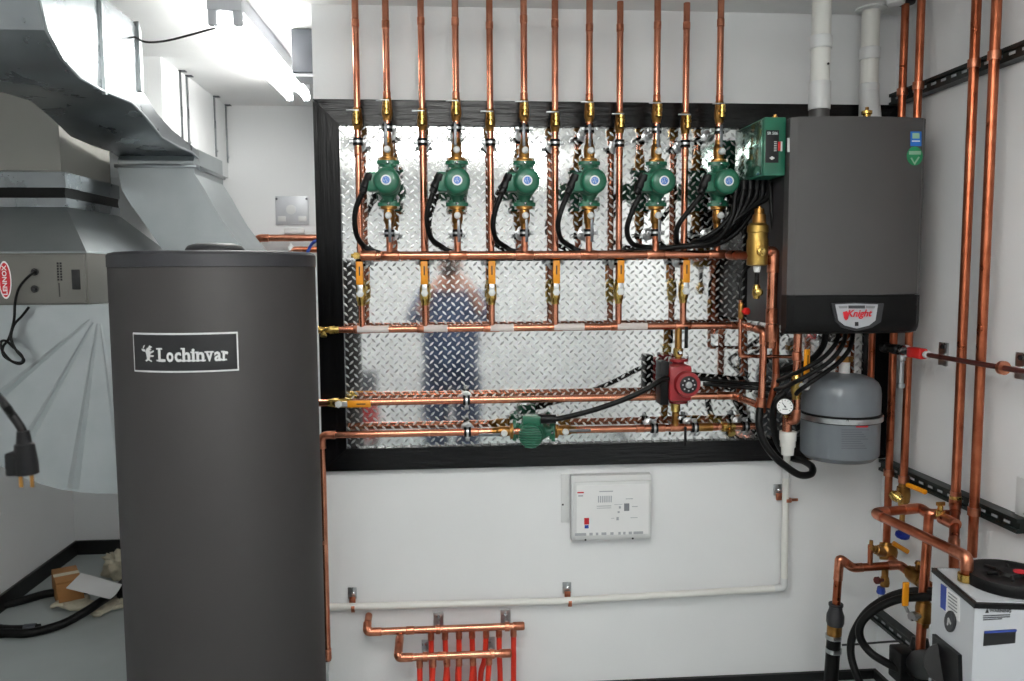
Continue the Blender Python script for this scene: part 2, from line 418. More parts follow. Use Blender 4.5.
# --- manifolds
xa = P(364, 256, YSUP).x; xb = P(741, 257, YSUP).x; RM = .0142
tm_ = run('supply_manifold', 'thick upper copper manifold pipe under the row of six green pumps', [(xa, YSUP, z_top), (xb, YSUP, z_top)], RM, None, m_copper)
MB().lathe((xa - .012, YSUP, z_top), X_, [(0, .010), (.003, RM * 1.14), (.05, RM * 1.14), (.052, RM)], 16).build('end_cap', m_fit, tm_)
for i in range(6):
    b = MB(); b.cyl((sup_x[i], YSUP, z_top), (sup_x[i], YSUP, z_p - .12), RP, seg=14); b.build('branch', m_fit, tm_)
    MB().lathe((sup_x[i] - .03, YSUP, z_top), X_, [(0, RM), (.003, RM * 1.1), (.057, RM * 1.1), (.06, RM)], 16).build('tee', m_fit, tm_)
xla = P(330, 329, YRET).x; xlb = P(742, 327, YRET).x; RL = .0125
pA = P(764, 331, 2.60)
lm = run('return_manifold', 'lower copper manifold pipe with white tape labels, joining the six return pipes', [(xla, YRET, z_low), (xlb, YRET, z_low), (pA.x, 2.60, pA.z), P(761.5, 405, 2.60)], RL, None, m_copper)
for i in range(6):
    MB().lathe((ret_x[i] - .028, YRET, z_low), X_, [(0, RL), (.003, RL * 1.12), (.053, RL * 1.12), (.056, RL)], 16).build('tee', m_fit, lm)
    if i < 5:
        t0 = ret_x[i] + (.0 if i else -.01); tl = MB(); x0_, x1_ = t0 - .005, t0 + (.1 if i in (0, 3, 4) else .075)
        tl.loft([[V((xx, YRET - rr_ * math.cos(a), z_low + rr_ * math.sin(a))) for xx, rr_ in ((x0_, RL * 1.13), (x1_, RL * 1.13), (x1_, RL * .9), (x0_, RL * .9))] for a in [(-.75 + 1.9 * q / 8) for q in range(9)]]); tl.build('tape_label', m_tape, lm)
ev = thing('end_valve', 'small brass drain cock at the left end of the lower manifold, over the frame', 'valve', (xla, YRET, z_low))
MB().lathe((xla + .03, YRET, z_low), -X_, [(0, .0125), (.02, .0145), (.03, .0145), (.034, .011), (.05, .010), (.06, .013), (.068, .013)], 14).build('body', m_brass, ev)
MB().lathe((xla - .02, YRET, z_low), V((0, -.5, -1)), [(0, .007), (.016, .007), (.017, .011), (.024, .011)], 8).build('spout', m_brass, ev)

# --- ball valves with yellow handles on the returns
def make_ball_valve(label, group=None, hm=None, axis='z'):
    t = thing('ball_valve', label, 'valve', (0, 0, 0), group)
    MB().lathe((0, 0, -.042), Z_, [(0, .0128), (.014, .0142), (.016, .016), (.026, .0175), (.058, .0175), (.068, .016), (.07, .0142), (.084, .0128)], 16).build('body', m_brass, t)
    MB().lathe((0, -.014, 0), -Y_, [(0, .009), (.014, .009), (.015, .0125), (.026, .0125), (.027, .008), (.031, .008)], hexa=True).build('nut', m_white, t)
    h = MB(); h.box((0, -.034, .012), (.018, .004, .04), bev=.001); h.build('handle_plate', m_steel, t)
    h = MB(); h.box((0, -.0355, .068), (.024, .0075, .078), bev=.003); hd = h.build('handle', m_yel, t)
    hh = MB(); hh.box((0, -.0396, .075), (.004, .0008, .03)); hh.build('print', m_ink, hd)
    return t
bv0 = make_ball_valve('', 'ball valves with yellow handles between the two manifolds')
for i in range(6):
    loc = (ret_x[i], YRET, zat(292, YRET))
    lab = f'yellow handled ball valve, {ORD[i]} from the left, between the two copper manifolds'
    if i == 0: bv0.location = loc; bv0['label'] = lab
    else: dup(bv0, loc, lab)
# brass end fitting before the first yellow handle
ef = thing('bleed_valve', 'small brass bleed fitting at the left end of the upper manifold', 'valve', (xa, YSUP, z_top))
MB().lathe((xa - .008, YSUP, z_top), -X_, [(0, .009), (.01, .012), (.022, .012), (.024, .008), (.034, .008)], 6).build('body', m_brass, ef)
MB().lathe((xa - .024, YSUP, z_top), -Y_, [(-.006, .008), (.014, .008), (.015, .012), (.022, .012)], 6).build('stem', m_brass, ef)

# --- pumps
def pump_motor(t, cm, disc=True, dy=0.0):
    MB().lathe((0, -.008, 0), -Y_, [(0, .03), (.006, .042), (.05, .042), (.054, .0395), (.074, .0395), (.078, .0415), (.086, .0415), (.094, .037), (.097, .03), (.098, 0)], 28).build('motor_cap', cm, t)
    if disc:
        d = MB(); d.lathe((0, -.1055, 0), -Y_, [(0, .0165), (.0012, .0165), (.0016, .015)], 24); d = d.build('badge', m_paper, t)
        e = MB(); e.k = 0; e.lathe((0, -.1071, 0), -Y_, [(0, .0115), (.0006, .0115), (.0006, .009), (0, .009)], 24)
        for q in ((-.004, .003), (.003, .004), (-.001, -.005), (.006, -.001)): e.box((q[0], -.1073, q[1]), (.003, .0008, .007))
        e.build('emblem', m_bluep, d)
def make_pump(label, connector=True, cm=None, group=None, disc=True):
    cm = cm or m_green
    t = thing('circulator_pump', label, 'pump', (0, 0, 0), group)
    MB().lathe((0, 0, -.066), Z_, [(0, .019), (.014, .019), (.024, .024), (.042, .037), (.09, .037), (.108, .024), (.118, .019), (.132, .019)], 22).build('volute', cm, t)
    for s in (-1, 1):
        f = MB(); pl = []
        for k in range(24):
            a = 2 * PI * k / 24; pl.append((.038 * math.cos(a) * (1 if abs(math.cos(a)) < .8 else .98), .021 * math.sin(a)))
        f.prism(pl, (0, 0, s * .068 - .006), X_, Y_, (0, 0, .012)); f.box((0, 0, s * .058), (.056, .024, .008), bev=.003)
        f = f.build('flange', cm, t)
        for q in (-1, 1):
            b = MB(); b.lathe((q * .029, -.002, s * .084), -Z_ * s, [(0, .0055), (.006, .0055), (.0062, .004), (.034, .004), (.0342, .0055), (.04, .0055)], 6); b.build('bolt', m_steel, f)
        MB().lathe((.0 - .0, -.024, s * .066), V((0, -1, 0)), [(0, .0045), (.006, .0045), (.008, .002)], 8).build('screw', m_chrome, t)
    pump_motor(t, cm, disc)
    tb = MB(); tb.box((-.046, -.044, .0), (.036, .052, .062), bev=.006); tb = tb.build('terminal_box', cm, t)
    if connector:
        MB().lathe((-.05, -.055, .026), V((-.5, -.05, -1)), [(0, .009), (.002, .0165), (.022, .0175), (.026, .0155), (.05, .0165), (.054, .013), (.068, .0125)], 12).build('cable_gland', m_blackp, tb)
    return t
pu0 = make_pump('', group='round green circulator pumps in the row')
# isolation valves sitting above and below each pump
def make_iso(label):
    t = thing('isolation_valve', label, 'valve', (0, 0, 0), 'bronze isolation valves above and below the pumps')
    b = MB(); b.lathe((0, 0, 0), Z_, [(-.006, .014), (0, .024), (.006, .024), (.008, .0165), (.02, .0185), (.04, .0185), (.052, .0155), (.054, .0135), (.07, .0130)], 16)
    b.prism([(.028 * math.cos(2 * PI * k / 20), .02 * math.sin(2 * PI * k / 20)) for k in range(20)], (0, 0, -.004), X_, Y_, (0, 0, .008)); b.build('body', m_bronze, t)
    MB().lathe((0, -.015, .028), -Y_, [(0, .0085), (.016, .0085), (.017, .0112), (.024, .0112), (.029, .007)], 14).build('stem', m_white, t)
    l = MB(); l.box((-.004, -.036, .078), (.010, .005, .075), bev=.0015); l.build('lever', m_dsteel, t)
    return t
is0 = make_iso('')
for i in range(6):
    loc = V((sup_x[i], YSUP, z_p))
    lab = f'round green pump with a blue badge, {ORD[i]} from the left in the row of six'
    if i == 0: pu0.location = loc; pu0['label'] = lab
    else: dup(pu0, loc, lab)
    lab = f'bronze isolation valve just above the {ORD[i]} round green pump from the left'
    if i == 0: is0.location = loc + Z_ * .078; is0['label'] = lab
    else: dup(is0, loc + Z_ * .078, lab)
    dup(is0, loc - Z_ * .078, f'bronze isolation valve just below the {ORD[i]} round green pump from the left', rot=(0, PI, 0))

# --- conduit whips from the pumps to the relay box
whip = [[(374, 187), (363, 192), (357, 205), (354.5, 220), (357, 236), (364, 246)],
        [(444, 187), (433, 193), (428, 208), (427, 222), (431, 238), (441, 246)],
        [(513, 187), (502, 193), (496, 208), (493, 224), (496, 239), (505, 246.5)],
        [(579, 187), (568, 194), (562, 208), (558, 224), (561, 239), (571, 246.5)],
        [(648, 188), (639, 196), (632, 212), (627, 228), (630, 241), (641, 246.5)],
        [(712, 188), (702, 194), (691, 208), (679, 224), (676.5, 236), (681, 246)]]
box_x = [737, 744, 750.5, 757, 763, 769]
for i, wp in enumerate(whip):
    g = V((sup_x[i], YSUP, z_p)) + V((-.05, -.055, .026)) + V((-.5, -.05, -1)).normalized() * .064
    pts = [g - V((-.5, -.05, -1)).normalized() * .01, g]
    Ys = [0, 2.64, 2.645, 2.655, 2.685, 2.722]
    pts += [P(q[0], q[1], Ys[k]) for k, q in enumerate(wp) if k > 0]
    xe = wp[-1][0]; k = 0
    zb = zat(247, 2.722) - .002 + .006 * (i % 2)
    if i < 4: pts += [P(xe + 10, 251.5, 2.718)]; zb = z_top + .003 * (i - 1.5)
    stops = [x for x in range(int(xe) + 35, 640 if i < 4 else 690, 60)]
    Yb = 2.716 + .0 * i
    pts += [V((P(x, 247, Yb).x, 2.716 if i < 4 else 2.705, zb + .004 * math.sin(x * .3 + i))) for x in stops]
    pts += ([P(668, 248, 2.70)] if i < 4 else []) + [P(700 + 3 * i, 245 - 1.2 * i, 2.66), P(719 + 3.2 * i, 238 - 3.5 * i, 2.62 - .004 * i), P(732 + 4.5 * i, 218 - 2.5 * i, 2.60), P(box_x[i] - 2, 198, 2.60), P(box_x[i], 187.5, 2.60), P(box_x[i], 183, 2.60)]
    o = MB().tube(spline(pts, 5), .0088 if i < 9 else .008, 10).build('power_cable', m_black)
    tag(o, f'black conduit cable looping from the {ORD[i]} round green pump from the left', 'cable', 'black conduit cables from the pumps to the relay box')

# --- relay box
rb = thing('relay_box', 'green relay box with a red light strip, fixed to the boiler\'s left side', 'control box', P(775, 176, 2.58))
bx0, bx1 = P(764, 145, 2.465).x, 1.049
zt0, zb0 = P(764, 117, 2.465).z, P(764, 175.5, 2.465).z
MB().box(((bx0 + bx1) / 2, 2.59, (zt0 + zb0) / 2), (bx1 - bx0, .25, zt0 - zb0), bev=.003).build('case', m_relay, rb)
MB().box((bx0 - .002, 2.592, (zt0 + zb0) / 2), (.004, .235, zt0 - zb0 - .012), bev=.0015).build('side_cover', m_relays, rb)
lb = MB(); lb.box((bx0 + .026, 2.4645, (zt0 + zb0) / 2 + .0), (.042, .0014, .1), bev=.0004); lb = lb.build('label_plate', m_ink, rb)
tx = MB(); tx.text('SR 506', (bx0 + .026, 2.4637, (zt0 + zb0) / 2 + .036), X_, Z_, .012, bold=.02)
tx.prism([(-.009, 0), (0, .006), (.009, 0), (0, -.006)], (bx0 + .026, 2.4634, (zt0 + zb0) / 2 - .036), X_, Z_, (0, .0004, 0))
for k in range(6): tx.box((bx0 + .036, 2.4635, (zt0 + zb0) / 2 + .014 - k * .0055), (.009, .0004, .0022))
tx.build('lettering', m_silver, lb)
MB().box((bx0 + .048, 2.4625, (zt0 + zb0) / 2 + .0), (.008, .004, .028), bev=.001).build('indicator', m_redknob, rb)
MB().box((bx0 + .055, 2.463, (zt0 + zb0) / 2 + .0), (.006, .0035, .03), bev=.001).build('indicator_surround', m_white, rb)
for x in box_x + [775]:
    p = P(x, 181, 2.60); MB().lathe((p.x, 2.60, zb0 + .001), -Z_, [(0, .013), (.006, .013), (.007, .011), (.03, .011), (.032, .009)], 10).build('cable_gland', m_blackp, rb)
fb = MB(); q = P(778, 116, 2.55); fb.lathe((q.x - .01, 2.55, zt0), Z_, [(0, .012), (.008, .012), (.009, .009), (.018, .009), (.019, .006), (.024, .006)], 8)
fb.build('vent_cap', m_bronze, rb)
for k in range(4):
    pts = [P(740 + 8 * k, 183, 2.63), P(740 + 8 * k, 190, 2.63), P(735 + 6 * k, 208 + k, 2.635), P(722 + 5 * k, 226 + 2 * k, 2.65), P(705 + 4 * k, 238 + 2 * k, 2.665), P(692, 243 + k, 2.712)]
    tag(MB().tube(spline(pts, 5), .0085, 10).build('power_cable', m_black), 'black cable in the dense bundle arching down behind the others under the relay box', 'cable', 'rear cables of the bundle under the relay box')
# extra black drop from the box
o = MB().tube(spline([P(770, 183, 2.575), P(771, 200, 2.575), P(773, 230, 2.58), P(776, 262, 2.66), P(778, 300, 2.72)], 6), .007, 10).build('power_cable', m_black)
tag(o, 'thin black cable hanging straight down from the relay box beside the boiler', 'cable')

# ================================================================== BOILER
BX0, BX1, BY, BZ1, BZ0 = 1.053, 1.488, 2.43, P(850, 117.5, 2.43).z, P(850, 334, 2.43).z
BZM = P(850, 295, 2.43).z
bo = thing('wall_boiler', 'grey wall hung boiler with a dark lower cover and a display', 'boiler', ((BX0 + BX1) / 2, YF, BZ0))
MB().box(((BX0 + BX1) / 2, (BY + .03 + YF) / 2, (BZ0 + BZ1) / 2 + .01), (BX1 - BX0 - .004, YF - BY - .03, BZ1 - BZ0 - .03), bev=.006).build('case', m_case, bo)
def bow(x): u = (x - BX0) / (BX1 - BX0) * 2 - 1; return BY - .022 + .022 * u * u + (.012 * max(0, (abs(u) - .93) / .07) ** 2)
def bowed(z0, z1, mt, name, n=24, inset=0.0, round_bottom=False):
    mb = MB(); rings = []
    xs = [BX0 + (BX1 - BX0) * i / n for i in range(n + 1)]
    lv = [(z0, .0), (z1, 0)] if not round_bottom else [(z0, .035), (z0 + .006, .014), (z0 + .02, .003), (z0 + .04, 0), (z1, 0)]
    for z, dy in lv:
        ring = [V((x, bow(x) + dy - inset, z)) for x in xs] + [V((BX1, BY + .05, z)), V((BX0, BY + .05, z))]; rings.append(ring)
    mb.loft(rings); return mb.build(name, mt, bo, angle=30)
bowed(BZM + .001, BZ1, m_boiler, 'front_cover'); lc = bowed(BZ0, BZM - .001, m_boilerd, 'lower_cover', inset=.003, round_bottom=True)
def on_boiler(px, py, off=.001):
    d = ray(px, py); t = BY / d.y
    for _ in range(6): p = EYE + d * t; t = (bow(min(BX1, max(BX0, p.x))) - off) / d.y
    return EYE + d * t
def front_poly(pix, off, thick, name, mt, parent):
    pts = [on_boiler(*q, off=off) for q in pix]; n = len(pts)
    mb = MB(); mb.add(pts + [p + Y_ * thick for p in pts], [list(range(n)), list(range(n, 2 * n))[::-1]] + [[i, (i + 1) % n, n + (i + 1) % n, n + i] for i in range(n)])
    return mb.build(name, mt, parent, angle=20)
ds = front_poly([(831.5, 303.5), (855, 302.5), (884, 303.5), (881, 322), (872, 327.5), (857, 331), (842, 327.5), (835.5, 321)], .010, .012, 'display', m_tanktop, bo)
front_poly([(835.5, 304.5), (855, 303.5), (878, 304.5), (875.5, 320.5), (869, 325.5), (857, 328.5), (845, 325.5), (838.5, 320.5)], .0125, .004, 'face_plate', m_sheet, ds)
front_poly([(848.5, 305.5), (865, 305.5), (865, 308.5), (848.5, 308.5)], .0135, .001, 'screen', m_dgrey, ds)
front_poly([(838.5, 306), (847.5, 305.8), (847.5, 308.2), (839.5, 308.4)], .0135, .001, 'button_strip', m_grey, ds)
front_poly([(866, 305.8), (875.5, 306), (874.5, 308.4), (866, 308.2)], .0135, .001, 'button_strip', m_grey, ds)
front_poly([(855, 322), (858.5, 322), (858.5, 326), (855, 326)], .0135, .001, 'button', m_ink, ds)
q = on_boiler(859, 316.5, .0137); e2 = (on_boiler(869, 316.3, .0137) - q).normalized()
lt = MB(); lt.text('Knight', q, e2, Z_, .030, d=.001, bold=.025, shear=.3)
lt.build('lettering', m_redp, ds)
front_poly([(843, 312), (847, 311), (849, 314), (848, 319), (846, 320.5), (844, 318)], .0134, .001, 'emblem', m_redp, ds)
# stickers
s1 = front_poly([(910.5, 131.5), (921.5, 131.5), (921.5, 146), (910.5, 146)], .0015, .001, 'blue_sticker', m_bluep, bo)
front_poly([(912.5, 133), (919.5, 133), (919.5, 138.5), (912.5, 138.5)], .0022, .0006, 'print', m_lime, s1)
front_poly([(912, 140.5), (920, 140.5), (920, 141.7), (912, 141.7)], .0022, .0006, 'print', m_paper, s1)
s2 = front_poly([(914.8 + 8 * math.cos(2 * PI * k / 20), 156 + 9.5 * math.sin(2 * PI * k / 20)) for k in range(20)], .0015, .001, 'green_sticker', m_greenp, bo)
front_poly([(909, 151), (921, 151), (921, 154.5), (909, 154.5)], .0022, .0006, 'print', m_lime, s2)
mb = [(910.5, 158), (912, 157.5), (914.5, 162.5), (918.5, 156.5), (919.8, 157.3), (914.8, 165)]
front_poly(mb, .0022, .0006, 'check_mark', m_lime, s2)
front_poly([(787.3, 138), (789.6, 138), (789.6, 152), (787.3, 152)], .0015, .001, 'grey_sticker', m_silver, bo)
# vents
def vent(name, label, px, Y, z1, flange):
    x = P(px, 80, Y).x; t = thing(name, label, 'vent pipe', (x, Y, BZ1), 'white plastic vent pipes')
    MB().cyl((x, Y, BZ1 - .01), (x, Y, z1), .0302, seg=24).build('pipe', m_pvc, t)
    return t, x
v1, x1 = vent('vent_pipe', 'tall white plastic vent pipe with a grey collar, left of the two on the boiler', 820, 2.57, ZC, False)
MB().cyl((x1, 2.57, BZ1 - .006), (x1, 2.57, P(820, 109, 2.57).z), .032, seg=24).build('collar', m_boiler, v1)
for y0, y1 in ((36, 49), (82, 110)):
    MB().cyl((x1, 2.57, P(820, y1, 2.57).z), (x1, 2.57, P(820, y0, 2.57).z), .0345, seg=24, ch=.002).build('coupling', m_white, v1)
MB().lathe((x1 + .012, 2.541, P(824, 66, 2.57).z), -Y_, [(0, .004), (.002, .004)], 8).build('plug', m_ink, v1)
v2, x2 = vent('vent_pipe', 'white plastic vent pipe with a ceiling flange, right of the two on the boiler', 869, 2.75, ZC, True)
for y0, y1 in ((48, 60), (84, 93)):
    MB().cyl((x2, 2.75, P(869, y1, 2.75).z), (x2, 2.75, P(869, y0, 2.75).z), .0345, seg=24, ch=.002).build('coupling', m_white, v2)
MB().tube([(x2, 2.75, P(869, 92, 2.75).z), (x2 - .008, 2.70, BZ1 - .002)], .0335, 20).build('reducer', m_white, v2)
MB().lathe((x2, 2.75, ZC), -Z_, [(0, .052), (.006, .052), (.009, .034)], 28).build('flange', m_white, v2)
q = P(867, 108, 2.55); t = thing('relief_valve', 'squat brass fitting on top of the boiler before the right vent pipe', 'valve', (q.x, 2.55, BZ1 - .01))
MB().lathe((q.x, 2.55, BZ1 - .012), Z_, [(0, .013), (.022, .013), (.024, .017), (.034, .017), (.036, .012), (.044, .012), (.046, .017), (.056, .017), (.058, .012)], 14).build('body', m_brass, t)
MB().lathe((q.x, 2.55, BZ1 + .048), Z_, [(0, .006), (.008, .006), (.009, .003)], 10).build('cap', m_bronze, t)

# ================================================================== AIR SEPARATOR AND RIGHT HAND PIPING
a0 = P(757, 266, 2.52); asx = a0.x
t = thing('air_separator', 'gold brass air separator left of the boiler, below the black cables', 'air separator', (asx, 2.52, a0.z))
za = lambda y: P(757, y, 2.52).z - a0.z
MB().lathe((asx, 2.52, a0.z), Z_, [(0, .022), (.004, .033), (za(250), .034), (za(240), .034), (za(238), .031), (za(233), .031), (za(232), .034), (za(226), .033), (za(223), .024)], 24).build('body', m_brassm, t)
MB().lathe((asx + .004, 2.52, a0.z + za(224)), Z_, [(0, .022), (.03, .021), (.032, .016), (.048, .015), (.05, .006), (.056, .005)], 16).build('air_vent', m_bronze, t)
MB().lathe((asx, 2.488, P(757, 252, 2.52).z), -Y_, [(-.004, .015), (.008, .014), (.010, .008), (.014, .006)], 16).build('plug', m_brass, t)
MB().lathe((asx, 2.52, a0.z), -Z_, [(0, .012), (.008, .012), (.02, .009)], 12).build('drain_nipple', m_white, t)
MB().cyl((asx, 2.52, a0.z - .018), (asx, 2.52, P(757, 286, 2.52).z), .0075, seg=10).build('drain_hose', m_blackp, t)
dz = P(758, 292, 2.52); MB().lathe((asx, 2.52, dz.z + .024), -Z_, [(0, .009), (.008, .012), (.02, .014), (.032, .014), (.04, .01), (.046, .01)], 12).build('drain_cock', m_brass, t)
MB().lathe((asx, 2.508, dz.z), -Y_, [(0, .011), (.012, .012), (.016, .012), (.02, .006)], 12).build('cock_knob', m_brass, t)
e = P(773.5, 252, 2.52)
o = run('riser_pipe', 'thick copper pipe bending down from the air separator beside the boiler', [(asx + .02, 2.52, e.z), (e.x, 2.52, e.z), (P(771, 332, 2.52).x, 2.52, P(771, 334, 2.52).z), P(770.5, 347, 2.53)], .0168, None, m_copper, fil=.04)
sleeve(o, P(771.6, 316, 2.52), Z_, .0185, .05)
o = run('connector_pipe', 'dark copper stub joining the upper manifold to the air separator', [(xb - .005, YSUP, z_top), (asx - .06, 2.62, z_top - .004), (asx - .02, 2.52, e.z - .012)], .014, None, m_copperd)
# lower horizontal pipes
z4 = zat(399, YRET); z43 = zat(430.5, YRET); R4 = .0125
xl = P(318, 401, YRET).x
o = run('return_main', 'long copper pipe with a yellow valve handle, upper of the two under the lower manifold', [(xl, YRET, z4), (P(734, 393, YRET).x, YRET, z4), P(758, 405, 2.60)], R4, None, m_copper)
sleeve(o, (P(722, 394, YRET).x, YRET, z4), X_, R4 * 1.14, .04); sleeve(o, P(761, 405, 2.60), Z_, R4 * 1.3, .05, name='tee')
bv = dup(bv0, (P(340, 401, YRET).x, YRET, z4), 'brass ball valve with a yellow handle pointing right, over the left frame board', rot=(0, PI / 2, 0)); del bv['group']
x5 = P(321.5, 434, YRET).x
o = run('drain_main', 'lowest long copper pipe on the panel, through the green pump lying at its middle', [(x5, YRET, z43 - .52 - .28), (x5, YRET, z43), (P(756, 428, YRET).x, YRET, z43)], R4, None, m_copper)
sleeve(o, (x5, YRET, zat(645, YRET)), Z_, R4 * 1.16, .04)
for px in (474, 640, 661, 713): sleeve(o, (P(px, 430, YRET).x, YRET, z43), X_, R4 * 1.13, .03)
sleeve(o, (P(677, 430, YRET).x, YRET, z43), X_, R4 * 1.16, .05, name='tee')
sleeve(o, (P(704, 430, YRET).x, YRET, z43), X_, R4 * 1.25, .06, m_bronze, 'union')
# horizontal clamps
ch = make_clamp('c', R4, 'x', YRET, ''); ch['group'] = 'split ring clamps on the two lowest level pipes'
hl = [((466.5, 396), z4, 'clamp on the upper of the two lowest level pipes, left of the green pump'),
      ((467.5, 431), z43, 'clamp on the lowest level pipe, left of the green pump'),
      ((654, 429), z43, 'clamp on the lowest level pipe just left of the red pump'),
      ((694.5, 429), z43, 'clamp on the lowest level pipe just right of the red pump'),
      ((745, 429), z43, 'clamp on the lowest level pipe at its right end by the brass drain')]
for k, (px, z, lab) in enumerate(hl):
    loc = (P(px[0], px[1], YRET).x, YRET, z)
    if k == 0: ch.location = loc; ch['label'] = lab
    else: dup(ch, loc, lab)
# lying green pump
gx = P(534, 430, YRET).x
gp = make_pump('ribbed green circulator pump lying in the lowest level copper pipe', connector=False, disc=False)
gp.location = (gx, YRET, z43); gp.rotation_euler = (.22, PI / 2, 0)
rbm = MB()
for k in range(-4, 5):
    hw = math.sqrt(max(0, .039 ** 2 - (k * .0085) ** 2)); rbm.box((gx + k * .0085, YRET - .107, z43), (.0036, .012, 2 * hw), bev=.001)
rb_ = rbm.build('cap_ribs', m_green, gp)
q = MB(); q.lathe((gx - .052, YRET - .05, z43 + .02), V((.0, 0, 1)), [(0, .010), (.001, .0165), (.02, .017), (.022, .014), (.04, .0145), (.05, .012)], 12).build('cable_gland', m_blackp, gp)
for s, lab in ((-1, 'bronze flange valve with a dark lever on the left of the lying green pump'), (1, 'bronze flange valve with a dark lever on the right of the lying green pump')):
    d = dup(is0, (gx + s * .078, YRET, z43), lab, rot=(0, s * PI / 2, 0)); del d['group']
gl = V((gx + .006, YRET - .05, z43 + .046))
o = MB().tube(spline([P(549, 420, 2.66), P(557, 419, 2.655), P(575, 415, 2.65), P(600, 408, 2.645), P(630, 397, 2.64), P(650, 387, 2.64), P(661, 380, 2.65), P(668, 378, 2.66)], 6), .0092, 10).build('power_cable', m_black)
tag(o, 'thick black cable rising from the lying green pump to the red pump', 'cable')
MB().tube([P(541, 419, 2.663), P(556, 419, 2.655)], .0155, 12).build('cable_gland', m_blackp, o)
# red pump
rz = P(683, 380.5, YRET).z; rx = P(677.8, 383, YRET).x
t = thing('red_pump', 'red circulator pump with a black dial on a vertical stub pipe', 'pump', (rx, YRET, rz))
MB().lathe((rx, YRET, rz - .078), Z_, [(0, .034), (.009, .034), (.010, .02), (.03, .026), (.05, .042), (.106, .042), (.126, .026), (.146, .02), (.147, .034), (.156, .034)], 22).build('volute', m_red, t)
MB().box((rx - .012, YRET - .04, rz), (.08, .08, .125), bev=.012).build('housing', m_red, t)
MB().lathe((rx + .006, YRET - .07, rz), -Y_, [(0, .044), (.03, .044), (.036, .041), (.037, .03), (.033, .03), (.033, 0)], 28).build('motor_cap', m_red, t)
dl = MB(); dl.lathe((rx + .006, YRET - .104, rz), -Y_, [(0, .03), (.004, .03), (.005, .027), (.005, 0)], 24); dl = dl.build('dial', m_ink, t)
kn = MB()
for k in range(8):
    a = 2 * PI * k / 8; kn.box((rx + .006 + .02 * math.cos(a), YRET - .1095, rz + .02 * math.sin(a)), (.005, .002, .005))
kn.lathe((rx + .006, YRET - .108, rz), -Y_, [(0, .012), (.007, .011), (.008, .008)], 16); kn.build('knob', m_steel, dl)
MB().box((rx - .065, YRET - .035, rz + .0), (.03, .07, .15), bev=.004).build('terminal_box', m_blackp, t)
for s in (-1, 1):
    for k in (-1, 1): MB().lathe((rx + k * .03, YRET - .004, rz + s * .086), -Z_ * s, [(0, .006), (.02, .006)], 6).build('bolt', m_steel, t)
def stub(lab, p0, p1, valve_y, lever):
    o = run('stub_pipe', lab, [p0, p1], .0125, None, m_bronze)
    return o
o = stub('short bronze pipe between the lower manifold and the red pump', (rx, YRET, rz + .078), (rx, YRET, z_low), 0, 0)
sleeve(o, (rx, YRET, rz + .1), Z_, .0165, .03, m_brass, 'union'); 
l = MB(); l.box((rx + .022, YRET - .02, P(685, 337, YRET).z), (.012, .006, .075), bev=.002); l.build('lever', m_blackp, o)
MB().lathe((rx, YRET - .01, P(681, 352, YRET).z), -Y_, [(0, .009), (.014, .009), (.018, .005)], 12).build('stem', m_chrome, o)
o = stub('short bronze pipe between the red pump and the lowest level pipe', (rx - .006, YRET, rz - .078), (rx - .008, YRET, z43), 0, 0)
sleeve(o, (rx - .007, YRET, rz - .095), Z_, .0165, .03, m_brass, 'union')
l = MB(); l.box((rx + .022, YRET - .025, P(683, 435, YRET).z), (.009, .005, .07), bev=.002); l.build('lever', m_blackp, o)
MB().lathe((rx + .002, YRET - .01, P(681, 416, YRET).z), -Y_, [(0, .009), (.014, .009), (.018, .005)], 12).build('stem', m_chrome, o)
q = P(731, 434, YRET - .02)
t = thing('boiler_drain', 'brass boiler drain cock near the right end of the lowest level pipe', 'valve', q)
MB().lathe((q.x - .03, YRET, z43), X_, [(0, .0128), (.004, .018), (.02, .018), (.024, .0135), (.05, .0128)], 12).build('body', m_brass, t)
MB().lathe((q.x, YRET - .008, z43 - .004), V((0, -.8, -.6)), [(0, .009), (.016, .009), (.017, .014), (.028, .014)], 8).build('spout', m_brass, t)
# small 1/2 inch line with the red valve
o = run('small_pipe', 'thin copper tube with a right angle bend left of the boiler, below the red knob', [P(740.5, 300, 2.645), P(740, 356, 2.645), P(802, 357, 2.645)], .0062, None, m_copper)
q = P(741, 311, 2.645); t = thing('bleed_valve', 'small copper valve with a red knob on the thin copper tube', 'valve', q)
MB().lathe((q.x, q.y, q.z + .03), -Z_, [(0, .007), (.008, .01), (.05, .01), (.058, .007)], 12).build('body', m_bronze, t)
MB().lathe((q.x + .002, q.y - .008, q.z), V((.5, -1, 0)), [(0, .005), (.012, .005), (.013, .013), (.024, .012), (.026, .006)], 10).build('knob', m_redknob, t)
o = MB().tube(spline([P(740.5, 301, 2.645), P(740, 285, 2.65), P(744, 272, 2.66), P(752, 264, 2.64)], 5), .005, 8).build('capillary_tube', m_black)
tag(o, 'thin black tube curving up from the red knob valve to the air separator', 'tube')
# supply below the boiler
sx = P(797, 370, 2.56)
o = run('boiler_outlet', 'copper pipe dropping from under the boiler into the gauge tee', [(sx.x, 2.56, BZ0 + .03), (sx.x, 2.56, P(797, 420, 2.56).z), P(787, 421, 2.60)], .0135, None, m_copper, fil=.02)
sleeve(o, P(797, 356, 2.56), Z_, .016, .03)
bv = dup(bv0, (sx.x, 2.56, P(797, 385, 2.56).z), 'brass ball valve with a yellow handle right under the boiler', rot=(0, 0, .5)); del bv['group']
bv.scale = (1.05, 1.05, 1.15)
o = run('boiler_inlet', 'copper stub behind the pipe under the boiler left edge', [(P(775, 340, 2.66).x, 2.66, BZ0 + .02), P(776, 380, 2.66), P(769, 408, 2.66)], .012, None, m_copperd)
